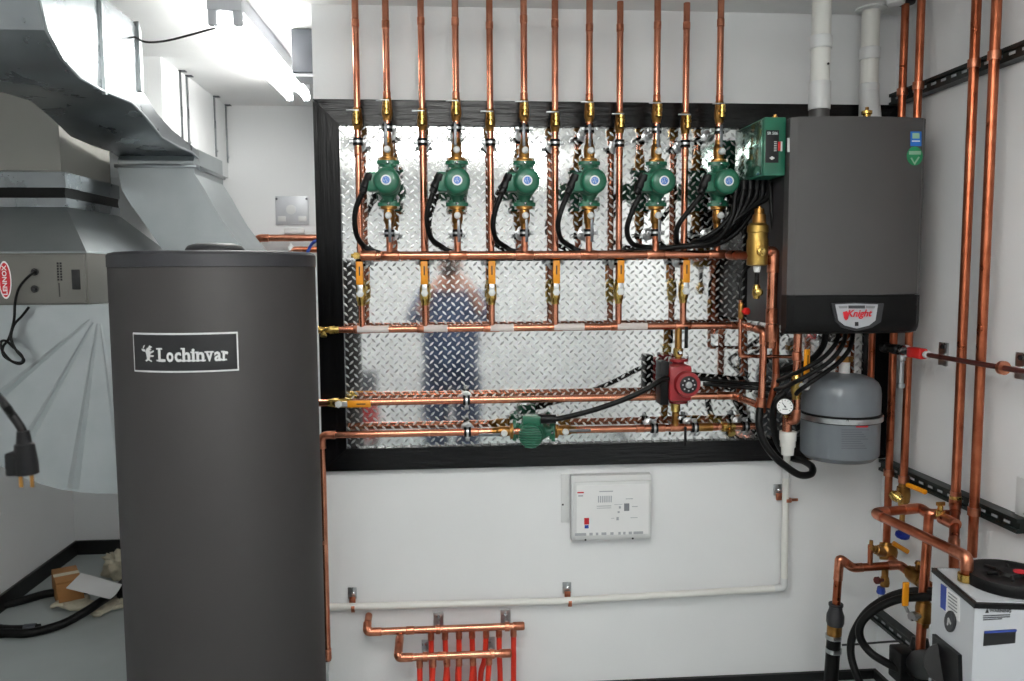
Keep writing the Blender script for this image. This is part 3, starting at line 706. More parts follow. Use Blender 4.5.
# gauge
g = P(785, 406.5, 2.53); gd = (EYE + V((.1, 0, .1)) - g).normalized()
t = thing('pressure_gauge', 'round white faced pressure gauge beside the grey expansion tank', 'gauge', g)
MB().lathe(g - gd * .02, gd, [(0, .02), (.004, .0275), (.018, .0285), (.022, .0275), (.022, .0255), (.0205, .025), (.0205, 0)], 28).build('case', m_boilerd, t)
fc = MB(); fc.lathe(g + gd * .0006, gd, [(0, .0252), (.0008, .0252), (.0008, 0)], 28); fc = fc.build('dial', m_paper, t)
u, v_, _ = frame_of(gd); tk = MB()
for k in range(11):
    a = -2.3 + k * .46; d = u * math.sin(a) + v_ * math.cos(a); tk.tube([g + gd * .0018 + d * .018, g + gd * .0018 + d * .0225], .0009, 4)
d = u * -.6 + v_ * .8; tk.tube([g + gd * .002 - d * .006, g + gd * .002 + d * .016], .0011, 4); tk.lathe(g + gd * .0014, gd, [(0, .003), (.001, .003)], 8)
tk.tube([g + gd * .0016 - u * .008 - v_ * .009, g + gd * .0016 + u * .008 - v_ * .009], .0012, 4)
tk.build('markings', m_ink, fc)
MB().cyl(g - gd * .018, P(787, 419, 2.60), .008, seg=10).build('stem', m_brass, t)
# gauge tee and white pipe
gt = P(787, 424, 2.60)
pv = run('condensate_pipe', 'white plastic condensate pipe running along the lower wall and up to the gauge', [P(300, 608, 2.785), P(560, 601, 2.785), (P(784, 588, 2.785).x, 2.785, P(784, 588, 2.785).z), (P(786, 470, 2.785).x, 2.785, P(786, 470, 2.785).z), P(788, 440, 2.62)], .0125, None, m_pvc, fil=.02, fit=m_white)
cp = MB(); cp.lathe(P(787.5, 455, 2.60), Z_, [(0, .0135), (.001, .020), (.028, .022), (.029, .0255), (.05, .0255), (.051, .028), (.082, .028)], 20); cp.build('coupling', m_pvc, pv)
t = run('gauge_tee', 'copper tee between the gauge and the white coupling', [P(787, 431, 2.60), P(787, 414, 2.60)], .0165, None, m_copper)
# copper hangers on the white pipe
def hanger(px, py, lab, vert=False):
    q = P(px, py, 2.80); t = thing('pipe_hanger', lab, 'pipe hanger', q, 'copper hangers holding the white pipe')
    MB().box((q.x, YW - .003, q.z + .03), (.032, .005, .042), bev=.001).build('plate', m_steel, t)
    MB().lathe((q.x + .003, YW - .006, q.z + .03), -Y_, [(0, .006), (.004, .006), (.006, .003)], 8).build('screw', m_chrome, t)
    ax = Z_ if vert else X_
    c = V((q.x + (.024 if vert else .006), 2.785, q.z - (.0 if vert else .012)))
    MB().lathe(c - ax * .006, ax, [(0, .0126), (0, .0155), (.012, .0155), (.012, .0126)], 16).build('ring', m_fit, t)
    rr = MB(); rr.box(((q.x + c.x) / 2 - .002, 2.806, (q.z + .014 + c.z) / 2), (abs(q.x - c.x) + .016, .006, abs(q.z + .014 - c.z) + .012), bev=.001)
    if vert: rr.box((c.x + .024, 2.785, c.z), (.03, .006, .01), bev=.001)
    rr.build('strap', m_fit, t)
    return t
hanger(352, 603, 'copper hanger on the white pipe low on the wall, nearest the big grey tank')
hanger(567.5, 597.5, 'copper hanger at the middle of the level white pipe low on the wall')
hanger(779.5, 499, 'copper hanger on the upright part of the white pipe below the black frame', True)

# ================================================================== EXPANSION TANK
ex = P(840, 420, 2.60); er = .127
zz = lambda y: P(841, y, 2.60).z
t = thing('expansion_tank', 'grey domed expansion tank with a silver band hanging under the boiler', 'expansion tank', (ex.x, 2.60, zz(462)))
b = MB(); b.lathe((ex.x, 2.60, 0), Z_, [(zz(459), 0), (zz(459), .07), (zz(457), .11), (zz(452), .127), (zz(444), er), (zz(419), er)], 40); b.build('lower_shell', m_exp, t)
b = MB(); b.lathe((ex.x, 2.60, 0), Z_, [(zz(411), er), (zz(392), er), (zz(386), er - .003), (zz(381), er - .011), (zz(377.5), er - .026), (zz(375), er - .05), (zz(373.5), .04), (zz(372.5), 0)], 40); b.build('dome', m_exp, t)
b = MB(); b.lathe((ex.x, 2.60, 0), Z_, [(zz(419), er), (zz(418.5), er + .005), (zz(411.5), er + .005), (zz(411), er)], 40); b.build('seam', m_black, t)
b = MB(); b.lathe((ex.x, 2.60, 0), Z_, [(zz(418), er + .003), (zz(417.7), er + .008), (zz(413), er + .008), (zz(412.6), er + .003)], 40); b.build('band', m_steel, t)
b = MB()
def on_exp(px, py, off=.0012):
    d = ray(px, py); ox, oy = EYE.x - ex.x, EYE.y - 2.60; R = er + off
    A = d.x ** 2 + d.y ** 2; Bq = 2 * (ox * d.x + oy * d.y); Cq = ox * ox + oy * oy - R * R
    s_ = (-Bq - math.sqrt(max(0, Bq * Bq - 4 * A * Cq))) / (2 * A); return EYE + d * s_
def exp_patch(b, x0, y0, x1, y1, off=.0012, n=6):
    vs_ = []; 
    for i in range(n + 1): x = x0 + (x1 - x0) * i / n; vs_ += [on_exp(x, y0, off), on_exp(x, y1, off)]
    b.add(vs_, [(2 * i, 2 * i + 1, 2 * i + 3, 2 * i + 2) for i in range(n)])
for k in range(9): exp_patch(b, 841.5, 429.5 + 2.3 * k, 869 - (k * 7 % 9), 430.3 + 2.3 * k)
lb = b.build('label', m_exl, t)
b = MB(); exp_patch(b, 856, 425, 868, 427.5); b.build('label_heading', m_redp, lb)
MB().cyl((ex.x + .01, 2.60, zz(373) - .002), (ex.x + .01, 2.60, zz(348)), .018, seg=14).build('neck', m_white, t)
MB().lathe((ex.x + .01, 2.60, zz(362)), Z_, [(0, .019), (.001, .027), (.02, .027), (.021, .019)], hexa=True).build('nut', m_bronze, t)
# plate under tank where the hose loops
# black hoses and cables under the boiler
def cable(lab, pts, r=.007, name='cable', n=6, m_=None, group=None, cat='cable'):
    return tag(MB().tube(spline(pts, n), r, 10).build(name, m_ or m_black), lab, cat, group)
cable('black drain hose looping below the frame in front of the white pipe', [P(760, 408, 2.56), P(759, 425, 2.545), P(764, 442, 2.535), P(775, 457, 2.53), P(788, 468, 2.53), P(800, 475, 2.54), P(811, 474, 2.56), P(812, 467, 2.60), P(803, 461, 2.67), P(792, 458, 2.72), P(782, 450, 2.72), P(775, 435, 2.68), P(773, 415, 2.62), P(777, 400, 2.60), P(785, 392, 2.60)], .012, 'drain_hose', cat='hose')
gq = 'black cables under the boiler'
cable('black cable curving from under the display down past the yellow handle to the red pump', [P(846, 332, 2.55), P(842, 346, 2.5), P(830, 361, 2.48), P(812, 373, 2.48), P(795, 382, 2.50), P(778, 389, 2.64), P(750, 388, 2.70), P(720, 385, 2.71), P(703, 384, 2.72)], .0075, group=gq)
cable('topmost black cable curving from the boiler underside to behind the copper pipes', [P(838, 333, 2.56), P(836, 343, 2.53), P(824, 357, 2.52), P(806, 368, 2.52), P(785, 378, 2.60), P(765, 384, 2.72), P(730, 382, 2.73), P(700, 379, 2.73)], .0075, group=gq)
cable('lowest black cable curving from the boiler underside behind the gauge', [P(853, 333, 2.57), P(850, 348, 2.53), P(838, 363, 2.51), P(820, 376, 2.50), P(800, 390, 2.52), P(790, 398, 2.62), P(765, 396, 2.74)], .0075, group=gq)
cable('short thick black cable between the boiler and the expansion tank neck', [P(826, 333, 2.6), P(822, 348, 2.62), P(808, 362, 2.66), P(790, 368, 2.7), P(778, 372, 2.74)], .011, group=gq)

# ================================================================== RIGHT WALL
XS = 1.56
def zrow(px, py, X): return PX(px, py, X).z
zs_u = (PX(886, 102, XS).z + PX(1024, 46.5, XS).z) / 2; zs_l = (PX(877, 466, XS).z + PX(1017, 524, XS).z) / 2
def strut(label, y0, y1, z, slots=True):
    t = thing('strut_channel', label, 'strut', (XS + .02, y0, z), 'dark strut channels on the right wall')
    b = MB(); h = .0205
    prof = [(XS, -h), (XS, -h + .011), (XS + .008, -h + .011), (XS + .008, h - .011), (XS, h - .011), (XS, h), (XR - .001, h), (XR - .001, -h)]
    b.prism(prof, (0, y0, z), X_, Z_, (0, y1 - y0, 0)); b.build('channel', m_strut, t)
    y = y0 + .05
    while y < y1 - .04:
        MB().box((XS + .007, y, z), (.003, .024, .008), bev=.001).build('slot', m_sheet, t); y += .052
    return t
strut('dark strut channel high on the right wall behind the four copper risers', 1.55, 2.79, zs_u)
strut('dark strut channel across the middle of the right wall below the expansion tank', PX(1017, 524, XS).y, 2.775, zs_l)
zs3 = (PX(868, 612, XS).z + PX(914, 649, XS).z) / 2
strut('short dark strut channel near the floor on the right wall behind the black hoses', PX(914, 650, XS).y, PX(868, 612, XS).y, zs3)
XRs = 1.535; RR = .0138
def riser(nm, lab, pxs, bottom=None, extra=None):
    Ys = [PX(*p, XRs).y for p in pxs]; Y = sum(Ys) / len(Ys)
    return Y
ya = riser('', '', [(972, 0), (963, 369), (958, 497)]); yb = riser('', '', [(994, 0), (986, 250), (977, 497)])
yc = riser('', '', [(903, 30), (893, 400)]); yd = riser('', '', [(918, 30), (909, 400)])
z_u = .80
gR = 'tall copper risers on the right wall'
za_end = PX(958, 500, XRs).z
ob = run('riser_pipe', 'copper riser on the right wall nearest the right picture edge', [(XRs, yb, ZC), (XRs, yb, .70)], RR, gR, m_copperd)
oa = run('riser_pipe', 'copper riser on the right wall, second from the right picture edge', [(XRs, ya, ZC), (XRs, ya, za_end - .02), P(954, 545, 2.12), P(954, 572, 2.06)], RR, gR, m_copperd, fil=.03)
oc = run('riser_pipe', 'copper riser behind the boiler\'s right edge, nearest the room corner', [(XRs, yc, ZC), (XRs, yc, PX(886, 548, XRs).z)], RR * .93, gR, m_copperd)
od = run('riser_pipe', 'copper riser just right of the boiler, second from the room corner', [(XRs, yd, ZC), (XRs, yd, PX(905, 500, XRs).z)], RR * .93, gR, m_copperd)
for o, y in ((oa, ya), (ob, yb), (oc, yc), (od, yd)):
    MB().lathe((XRs, y, zs_u - .012), Z_, [(0, RR), (0, RR + .004), (.024, RR + .004), (.024, RR)], 16).build('strut_clamp', m_fit, o)
    MB().lathe((XRs, y, zs_l - .012), Z_, [(0, RR), (0, RR + .004), (.024, RR + .004), (.024, RR)], 16).build('strut_clamp', m_fit, o)
sleeve(oa, (XRs, ya, za_end), Z_, RR * 1.25, .02, m_brass, 'union')
for o, y, lab in ((oc, yc, 'c'), (od, yd, 'd')):
    MB().lathe((XRs, y, ZC), -Z_, [(0, .032), (.012, .03), (.014, .02)], 18).build('ceiling_collar', m_blackp if o is oc else m_blackp, o)
t = thing('ceiling_grommet', 'small white plastic cap at the ceiling beside the corner riser', 'cap', (XRs - .05, yc - .02, ZC))
MB().lathe((XRs - .045, yc - .02, ZC), -Z_, [(0, .03), (.02, .028), (.026, .015), (.026, 0)], 16).build('cap', m_white, t)
# dark red gas line along the right wall
XG = 1.49; zg = (PX(960, 360, XG).z + PX(1010, 369.5, XG).z) / 2
yg = PX(886, 348, XG).y
t = run('gas_pipe', 'slim dark red pipe running along the right wall from under the boiler', [(XG, yg, zg), (XG, 1.6, zg)], .0075, None, m_gas, elbows=False)
yq = PX(917, 352, XG).y; MB().box((XG, yq, zg), (.03, .075, .034), bev=.006).build('red_fitting', m_redknob, t)
yq = PX(926, 353, XG).y; MB().lathe((XG, yq, zg), -Y_, [(0, .012), (.014, .012)], 14).build('white_ring', m_white, t)
yq = PX(1003, 369, XG).y; MB().lathe((XG, yq, zg), -Y_, [(-.006, .009), (-.006, .019), (.006, .019), (.006, .009)], 16).build('copper_ring', m_fit, t)
MB().lathe((XG, yg + .02, zg), -Y_, [(0, .012), (.004, .018), (.03, .018), (.034, .012), (.06, .012), (.064, .017), (.1, .017), (.104, .012), (.16, .012)], 14).build('black_union', m_blackp, t)
yq = PX(906, 350, XG).y; MB().lathe((XG, yq + .01, zg), -Y_, [(0, .013), (0, .0205), (.012, .0205), (.012, .013)], 16).build('clip_ring', m_chrome, t)
for (px, py, lab) in ((943.5, 354, 'grey wall bracket holding the slim dark red pipe, nearer the boiler'), (1021.5, 366, 'grey wall bracket holding the slim dark red pipe at the right picture edge')):
    q = PX(px, py, XR - .004); t = thing('wall_bracket', lab, 'bracket', q, 'grey brackets under the slim dark red pipe')
    MB().box((XR - .004, q.y, q.z), (.006, .045, .075), bev=.001).build('plate', m_steel, t)
    MB().cyl((XR - .006, q.y, q.z - .006), (XG, q.y, zg), .004, seg=8).build('rod', m_steel, t)
    MB().lathe((XR - .006, q.y, q.z + .024), -X_, [(0, .008), (.006, .008), (.008, .004)], 8).build('screw', m_ink, t)
# small steel fitting left of the second riser
q = P(901, 372, 2.52); t = thing('sediment_trap', 'short silver nipple hanging between the two corner risers', 'fitting', q)
zq0, zq1 = P(901, 388, 2.52).z, P(901, 355, 2.52).z
MB().lathe((q.x, 2.52, zq0), Z_, [(0, .011), (.002, .013), (.014, .013), (.016, .009), (zq1 - zq0 - .02, .009), (zq1 - zq0 - .018, .013), (zq1 - zq0, .013)], 14).build('body', m_steel, t)
q = P(875, 345, 2.70); o = run('gas_drop', 'copper pipe dropping behind the expansion tank right side', [(q.x, 2.72, BZ0 + .05), (q.x, 2.72, 1.15)], .0115, None, m_copperd)
# U shaped loop to the geothermal box
u0 = PZ(966, 556, .80); xu = 1.32
yu0 = PX(967, 556, xu).y
pU = [V((1.315, 2.05, .70)), V((1.315, 2.05, .805)), PZ(874, 513, .80), PZ(920, 508, .80), PZ(929, 514, .80), V((XRs, ya + .0, .80))]
pU[0] = PZ(966, 582, .735); pU[1] = V((pU[0].x, pU[0].y, .802))
lo = run('loop_pipe', 'copper pipe bent in a hairpin above the white geothermal box', pU, .0142, None, m_copperd, fil=.03)
lb2 = MB(); MB().lathe((pU[0].x, pU[0].y, .738), Z_, [(0, .021), (.02, .021), (.022, .0165)], 16).build('brass_ring', m_brass, lo)
MB().tube([PZ(942, 518, .80), PZ(956, 525, .80)], .018, 14).build('tee', m_fit, lo)
q0 = PZ(929, 514, .80); qv = P(925, 607, q0.y - .03)
od2 = run('drop_pipe', 'copper pipe falling from the hairpin loop to the black pump', [q0, P(923, 600, q0.y - .03), P(920, 652, q0.y - .05)], .0142, None, m_copperd, elbows=False)
t = thing('ball_valve', 'bronze ball valve on the copper pipe just above the black pump', 'valve', P(922, 612, q0.y - .03))
a_, b_ = P(923, 627, q0.y - .04), P(924, 596, q0.y - .03)
MB().lathe(a_, b_ - a_, [(0, .016), (.012, .018), (.014, .021), (.03, .024), (.06, .024), (.076, .021), (.078, .018), (.09, .016)], 16).build('body', m_bronze, t)
hq = P(910, 617, q0.y - .06); MB().lathe(P(921, 615, q0.y - .04), hq - P(921, 615, q0.y - .04), [(0, .01), (.03, .01), (.031, .015), (.045, .014)], 8).build('stem', m_steel, t)
hd = [P(908, 612, q0.y - .07), P(905, 606, q0.y - .07), P(906, 582, q0.y - .07)]
MB().tube(hd[:2], .005, 6).build('handle_plate', m_steel, t)
d_ = hd[2] - hd[1]; MB().box((hd[1] + hd[2]) / 2, (.02, .007, d_.length), bev=.003).build('handle', m_yel, t)
# corner riser valves
def body_between(p0, p1, r, mt, name, t, prof=None):
    L = (V(p1) - V(p0)).length
    return MB().lathe(p0, V(p1) - V(p0), prof or [(0, r * .75), (L * .15, r * .8), (L * .17, r), (L * .5, r * 1.12), (L * .83, r), (L * .85, r * .8), (L, r * .75)], 16).build(name, mt, t)
t = thing('ball_valve', 'brass ball valve with a level yellow handle under the second corner riser', 'valve', PX(903, 497, XRs))
body_between((XRs, yd, PX(904, 506, XRs).z), (XRs, yd, PX(905, 484, XRs).z), .021, m_bronze, 'body', t)
body_between(PX(901, 500, XRs - .03), PX(891, 493, XRs - .05), .016, m_brass, 'drain', t)
h0, h1 = PX(908, 485, XRs - .03), PX(925, 492, XRs - .03)
MB().tube([h0, h1], .0085, 8).build('handle', m_yel, t)
MB().tube([(XRs, yd, PX(904, 506, XRs).z), P(902, 520, yd), P(903, 535, yd - .02)], .009, 10).build('lower_drain', m_bronze, t)
kq = P(902, 537, yd - .03); kb = MB(); kb.lathe(kq, V((0, -.3, 1)), [(0, .018), (.004, .024), (.012, .024), (.014, .012)], 10); kb.build('blue_knob', m_blueknob, t)
t = thing('ball_valve', 'dark brass valve on the corner riser end, beside the blue knob', 'valve', PX(886, 553, XRs))
body_between(P(887, 560, yc - .02), P(887, 543, yc), .032, m_bronze, 'body', t)
MB().tube([P(893, 543, yc - .05), P(908, 552, yc - .06)], .0085, 8).build('handle', m_yel, t)
body_between(P(884, 553, yc - .04), P(874, 549, yc - .07), .015, m_bronze, 'stem', t)
# copper run from the black pipe
YH = 2.56
hr = run('loop_pipe', 'copper pipe with a swan neck rising from the black rubber floor pipe', [P(836, 606, YH), P(839.5, 558, YH), P(853, 568, YH - .01), P(900, 565, YH - .03), P(913, 575, YH - .08), P(934, 588, YH - .18)], .0136, None, m_copperd, fil=.03)
run('stub', '', [P(870, 566, YH - .02), P(870.5, 545, YH - .02)], .0085, parent=hr, m_=m_copperd)
MB().lathe(P(871, 549, YH - .02), Z_, [(0, .011), (.012, .011), (.014, .007), (.03, .006)], 8).build('bleeder', m_bronze, hr)
run('branch', '', [P(898, 566, YH - .03), P(889, 556, yc - .0)], .0136, parent=hr, m_=m_copperd, elbows=False)
t = thing('check_valve', 'small brass valve left of the lower yellow handle, above the black hoses', 'valve', P(916, 576, YH - .09))
body_between(P(908, 570, YH - .06), P(924, 583, YH - .13), .024, m_bronze, 'body', t)
MB().lathe(P(918, 570, YH - .1), Z_, [(0, .009), (.02, .009), (.021, .012), (.03, .008)], 8).build('cap', m_bronze, t)
t = thing('boiler_drain', 'small copper drain cock with a purple cap hanging under the swan neck pipe', 'valve', P(884, 580, YH - .03))
MB().lathe(P(884.5, 586, YH - .03), Z_, [(0, .014), (.012, .016), (.03, .013), (.034, .011), (.06, .011)], 12).build('body', m_bronze, t)
MB().lathe(P(883, 580, YH - .045), V((-1, -.3, .1)), [(0, .006), (.02, .006), (.021, .013), (.03, .013)], 8).build('knob', m_gas, t)
MB().lathe(P(881, 590, YH - .03), -Z_, [(-.01, .012), (.006, .015), (.012, .013)], 10).build('cap', m_navyp, t)
t = thing('drain_valve', 'tiny brass bleeder standing on the hairpin copper pipe', 'valve', PZ(939, 515, .81))
q = PZ(940, 518, .80); MB().lathe((q.x, q.y, q.z + .005), Z_, [(0, .013), (.018, .014), (.02, .009), (.034, .008)], 10).build('body', m_brass, t)
MB().box((q.x, q.y, q.z + .044), (.028, .006, .012), bev=.002).build('lever', m_bronze, t)
# black floor pipe with clamps and basin
t = thing('drain_hose', 'black rubber pipe with steel clamps standing on the floor by the wall', 'hose', (P(830, 700, YH).x, YH, 0))
b1 = P(834.5, 628, YH); b0 = V((P(829, 700, YH).x, YH, 0))
MB().cyl(b0, b1, .0235, seg=18).build('hose', m_black, t)
MB().lathe(P(835, 625, YH), P(836, 603, YH) - P(835, 625, YH), [(0, .026), (.01, .029), (.035, .029), (.055, .022), (.066, .021), (.068, .024), (.076, .024)], 18).build('reducer', m_tanktop, t)
MB().cyl(P(834, 636, YH), P(834.7, 624, YH), .0245, seg=18).build('brass_nipple', m_bronze, t)
for y in (636.5, 650):
    c = P(833.5, y, YH); MB().lathe(c - Z_ * .007, Z_, [(0, .0235), (0, .0265), (.014, .0265), (.014, .0235)], 20).build('clamp', m_steel, t)
    MB().lathe(c + V((-.012, -.026, 0)), X_, [(0, .007), (.024, .007)], 8).build('clamp_screw', m_steel, t)
# two black hoses
gH = 'black hoses looping beside the white box'
cable('outer black hose looping from the white box down to the floor', [P(940, 592, 2.22), P(925, 591, 2.28), P(905, 592, 2.36), P(885, 599, 2.42), P(866, 613, 2.45), P(853, 635, 2.46), P(851, 655, 2.45), P(858, 678, 2.42), P(870, 700, 2.40)], .0125, 'hose', group=gH, cat='hose')
cable('inner black hose looping from the white box back to the black pump', [P(942, 597, 2.20), P(925, 597, 2.24), P(900, 599, 2.30), P(878, 608, 2.34), P(862, 622, 2.36), P(860, 637, 2.36), P(870, 652, 2.34), P(885, 662, 2.30), P(905, 672, 2.24)], .0125, 'hose', group=gH, cat='hose')
o = cable('thin grey cable stretched level from the black floor pipe to the right', [P(842, 645, 2.55), P(860, 644, 2.54), P(885, 642, 2.5), P(902, 641, 2.44)], .0035, m_=m_tanktop)
# ------------------------------------------------ geothermal box
GZ = .735
c0 = PZ(975, 602.5, GZ); c1 = PZ(937.5, 571, GZ)
dd = (c1 - c0); dd.z = 0; ln = dd.length; dd.normalize(); rr_ = V((dd.y, -dd.x, 0))
ln = .235; wd = (1.585 - c0.x) / max(.5, rr_.x) - .01
def gb(a, b, z): p = c0 + rr_ * a + dd * b; return V((p.x, p.y, z))
t = thing('flow_center', 'white geothermal pump box with black rims and a big black lid', 'pump box', gb(wd / 2, ln / 2, 0))
def gpoly(inset, z0, z1, bevl=0): 
    q = [gb(-inset, -inset, 0), gb(wd + inset, -inset, 0), gb(wd + inset, ln + inset, 0), gb(-inset, ln + inset, 0)]
    return [(p.x, p.y) for p in q]
MB().prism(gpoly(0, 0, 0), (0, 0, .02), X_, Y_, (0, 0, GZ - .022)).build('cabinet', m_cab, t)
MB().prism(gpoly(.003, 0, 0), (0, 0, GZ - .014), X_, Y_, (0, 0, .012)).build('rim', m_blackp, t)
MB().prism(gpoly(-.008, 0, 0), (0, 0, GZ - .003), X_, Y_, (0, 0, .004)).build('top_panel', m_cab, t)
lc_ = PZ(1010, 573, GZ + .03)
MB().lathe((lc_.x, lc_.y, GZ), Z_, [(0, .105), (.02, .108), (.03, .103), (.031, .07), (.028, .065), (.028, .03), (.036, .025), (.036, 0)], 36).build('lid', m_black, t)
for k in range(6):
    a = k * PI / 3; MB().box((lc_.x + .048 * math.cos(a), lc_.y + .048 * math.sin(a), GZ + .031), (.03, .007, .008), M.Rotation(a, 3, 'Z'), bev=.002).build('lid_rib', m_blackp, t)
MB().lathe((lc_.x + .02, lc_.y - .01, GZ + .036), Z_, [(0, .016), (.002, .016), (.002, 0)], 16).build('lid_sticker', m_redp, t)
# front face details
def gf(px, py):
    d = ray(px, py); n = dd; tt = (c0 - EYE).dot(n) / d.dot(n); return EYE + d * tt
def gfront(pix, off, name, mt, par):
    pts = [gf(*q) - dd * off for q in pix]; n = len(pts)
    return MB().add(pts + [p + dd * .002 for p in pts], [list(range(n)), list(range(n, 2 * n))[::-1]] + [[i, (i + 1) % n, n + (i + 1) % n, n + i] for i in range(n)]).build(name, mt, par)
hn = gfront([(984, 631), (1016, 629), (1015, 643), (983, 646)], .001, 'handle_recess', m_ink, t)
gfront([(984, 631), (1016, 629), (1016, 630.8), (984, 632.8)], .004, 'handle_lip', m_navyp, hn)
gfront([(985, 613), (989, 612.6), (987.1, 608.6)], .001, 'warning_mark', m_ink, t)
q = gf(1000, 612); wt = MB(); wt.text('WARNING', q - dd * .001, rr_, Z_, .0105, bold=.02); wt.build('lettering', m_ink, t)
for k in range(3): gfront([(983, 615.3 + 2 * k), (1010 - 8 * (k == 2), 614.1 + 2 * k), (1010 - 8 * (k == 2), 615.1 + 2 * k), (983, 616.3 + 2 * k)], .001, 'print_line', m_dgrey, t)
# left face details
def gl_(px, py):
    d = ray(px, py); n = rr_; tt = (c0 - EYE).dot(n) / d.dot(n); return EYE + d * tt
def gleft(pix, off, name, mt, par, th=.002):
    pts = [gl_(*q) - rr_ * off for q in pix]; n = len(pts)
    return MB().add(pts + [p + rr_ * th for p in pts], [list(range(n)), list(range(n, 2 * n))[::-1]] + [[i, (i + 1) % n, n + (i + 1) % n, n + i] for i in range(n)]).build(name, mt, par)
st = gleft([(942, 584), (960, 598), (960, 622), (942, 609)], .001, 'sticker', m_paper, t)
gleft([(941.5, 583.5), (947, 587.5), (946, 611), (941, 607)], .002, 'blue_band', m_navyp, st)
for k in range(5): gleft([(949, 592 + 3.4 * k), (957.5, 598.5 + 3.4 * k), (957.5, 599.5 + 3.4 * k), (949, 593 + 3.4 * k)], .0022, 'print_line', m_grey, st)
bd = gleft([(951 + 5.8 * math.cos(2 * PI * k / 18), 621.5 + 11 * math.sin(2 * PI * k / 18)) for k in range(18)], .003, 'round_badge', m_ink, t)
gleft([(951 + 4.6 * math.cos(2 * PI * k / 18), 621.5 + 9 * math.sin(2 * PI * k / 18)) for k in range(18)], .004, 'badge_face', m_dgrey, bd)
gleft([(949.5, 618), (950.5, 617.6), (952.8, 624), (952, 625), (950.6, 621.5), (949.6, 625.5), (948.8, 625)], .005, 'emblem', m_silver, bd)
gleft([(936, 634), (962, 655), (963, 690), (935, 690)], .010, 'mounting_plate', m_blackp, t, .012)
# black pump
pc = P(918, 665, 2.26); pd = gl_(945, 664)
t = thing('circulator_pump', 'black circulator pump bolted to the left side of the white box', 'pump', pc)
MB().lathe(pc, pd - pc, [(-.05, .03), (-.045, .045), (.0, .048), (.01, .04), (.02, .042), ((pd - pc).length - .012, .042), ((pd - pc).length - .01, .052), ((pd - pc).length, .052)], 20).build('motor', m_blackp, t)
MB().lathe(P(920, 690, 2.33), P(920, 646, 2.36) - P(920, 690, 2.33), [(0, .03), (.03, .05), (.1, .05), (.13, .03), (.16, .024)], 18).build('volute', m_blackp, t)
MB().box(P(902, 664, 2.27), (.05, .07, .1), bev=.006).build('terminal_box', m_blackp, t)
MB().lathe(P(917, 669, 2.22), V((-.2, -1, .1)), [(-.04, .03), (.01, .03), (.014, .012), (.02, .012), (.022, 0)], 18).build('end_cap', m_blackp, t)
MB().lathe(P(916, 672, 2.19), V((-.2, -1, .1)), [(0, .009), (.006, .009), (.008, .005)], 10).build('screw', m_steel, t)
# wall switch plate at the right edge
q = PX(1026, 500, XR - .004); t = thing('wall_plate', 'white blank wall plate at the right picture edge', 'wall plate', q)
MB().box((XR - .004, q.y, q.z), (.007, .075, .118), bev=.002).build('plate', m_white, t)
for k in (-1, 1): MB().lathe((XR - .007, q.y, q.z + k * .04), -X_, [(0, .004), (.002, .003)], 8).build('screw', m_steel, t)

# ================================================================== WALL: INFO BOX AND RED TUBE MANIFOLDS
i0, i1 = P(572, 477, 2.77), P(652, 540, 2.77)
cxi, czi = (i0.x + i1.x) / 2, (i0.z + i1.z) / 2; wi, hi_ = i1.x - i0.x, i0.z - i1.z
t = thing('control_panel_box', 'white wall box with a printed sheet under the black frame', 'control box', (cxi, YW, i1.z))
MB().box((cxi, 2.80, czi), (wi, .038, hi_), bev=.004).build('case', m_white, t)
MB().box((cxi + .002, 2.778, czi - .006), (wi - .012, .012, hi_ - .03), bev=.003).build('cover', m_white, t)
sh = MB().box((cxi + .002, 2.7712, czi - .004), (wi - .03, .0012, hi_ - .055)).build('sheet', m_paper, t)
def ib(u0, v0, u1, v1, mt, name='print'):
    MB().box((cxi + .002 + (u0 + u1) / 2 * wi, 2.7702, czi + (v0 + v1) / 2 * hi_), (abs(u1 - u0) * wi, .0008, abs(v1 - v0) * hi_)).build(name, mt, sh)
ib(-.44, .25, -.36, .27, m_redp); ib(-.43, .20, -.37, .22, m_sheet)
ib(-.17, .26, .0, .275, m_sheet)
for k in range(7): ib(-.185 + .026 * k, .10, -.17 + .026 * k, .2, m_sheet)
ib(-.2, .04, -.02, .05, m_sheet); ib(-.2, .01, -.02, .018, m_sheet)
ib(-.355, -.23, -.295, -.13, m_redp); ib(-.35, -.29, -.30, -.24, m_navyp)
ib(.14, -.04, .205, .075, m_grey); ib(.075, .0, .1, .035, m_sheet); ib(.06, -.07, .085, -.04, m_sheet); ib(.045, -.18, .075, -.13, m_sheet)
ib(.24, .02, .31, .03, m_sheet); ib(-.02, -.15, .02, -.143, m_sheet); ib(.02, .06, .12, .066, m_sheet); ib(.16, .14, .25, .15, m_sheet); ib(.22, -.15, .31, -.142, m_sheet)
for k, (a, b) in enumerate([(-.47, -.33), (-.29, -.25), (-.21, -.18), (-.14, -.08), (-.03, .01), (.07, .1), (.13, .16), (.2, .24), (.26, .38)]): ib(a, -.40, b, -.36, m_sheet)
for a in (-.33, .26): MB().lathe((cxi + a * wi, 2.7725, czi - hi_ * .47), -Y_, [(0, .004), (.003, .003)], 8).build('screw', m_ink, t)
MB().box((cxi - wi / 2 - .018, YW - .003, czi + .03), (.03, .005, .18), bev=.001).build('side_flange', m_white, t)
q = P(563, 505, 2.81); MB().lathe((q.x, YW - .005, q.z), -Y_, [(0, .004), (.003, .003)], 8).build('screw', m_ink, t)

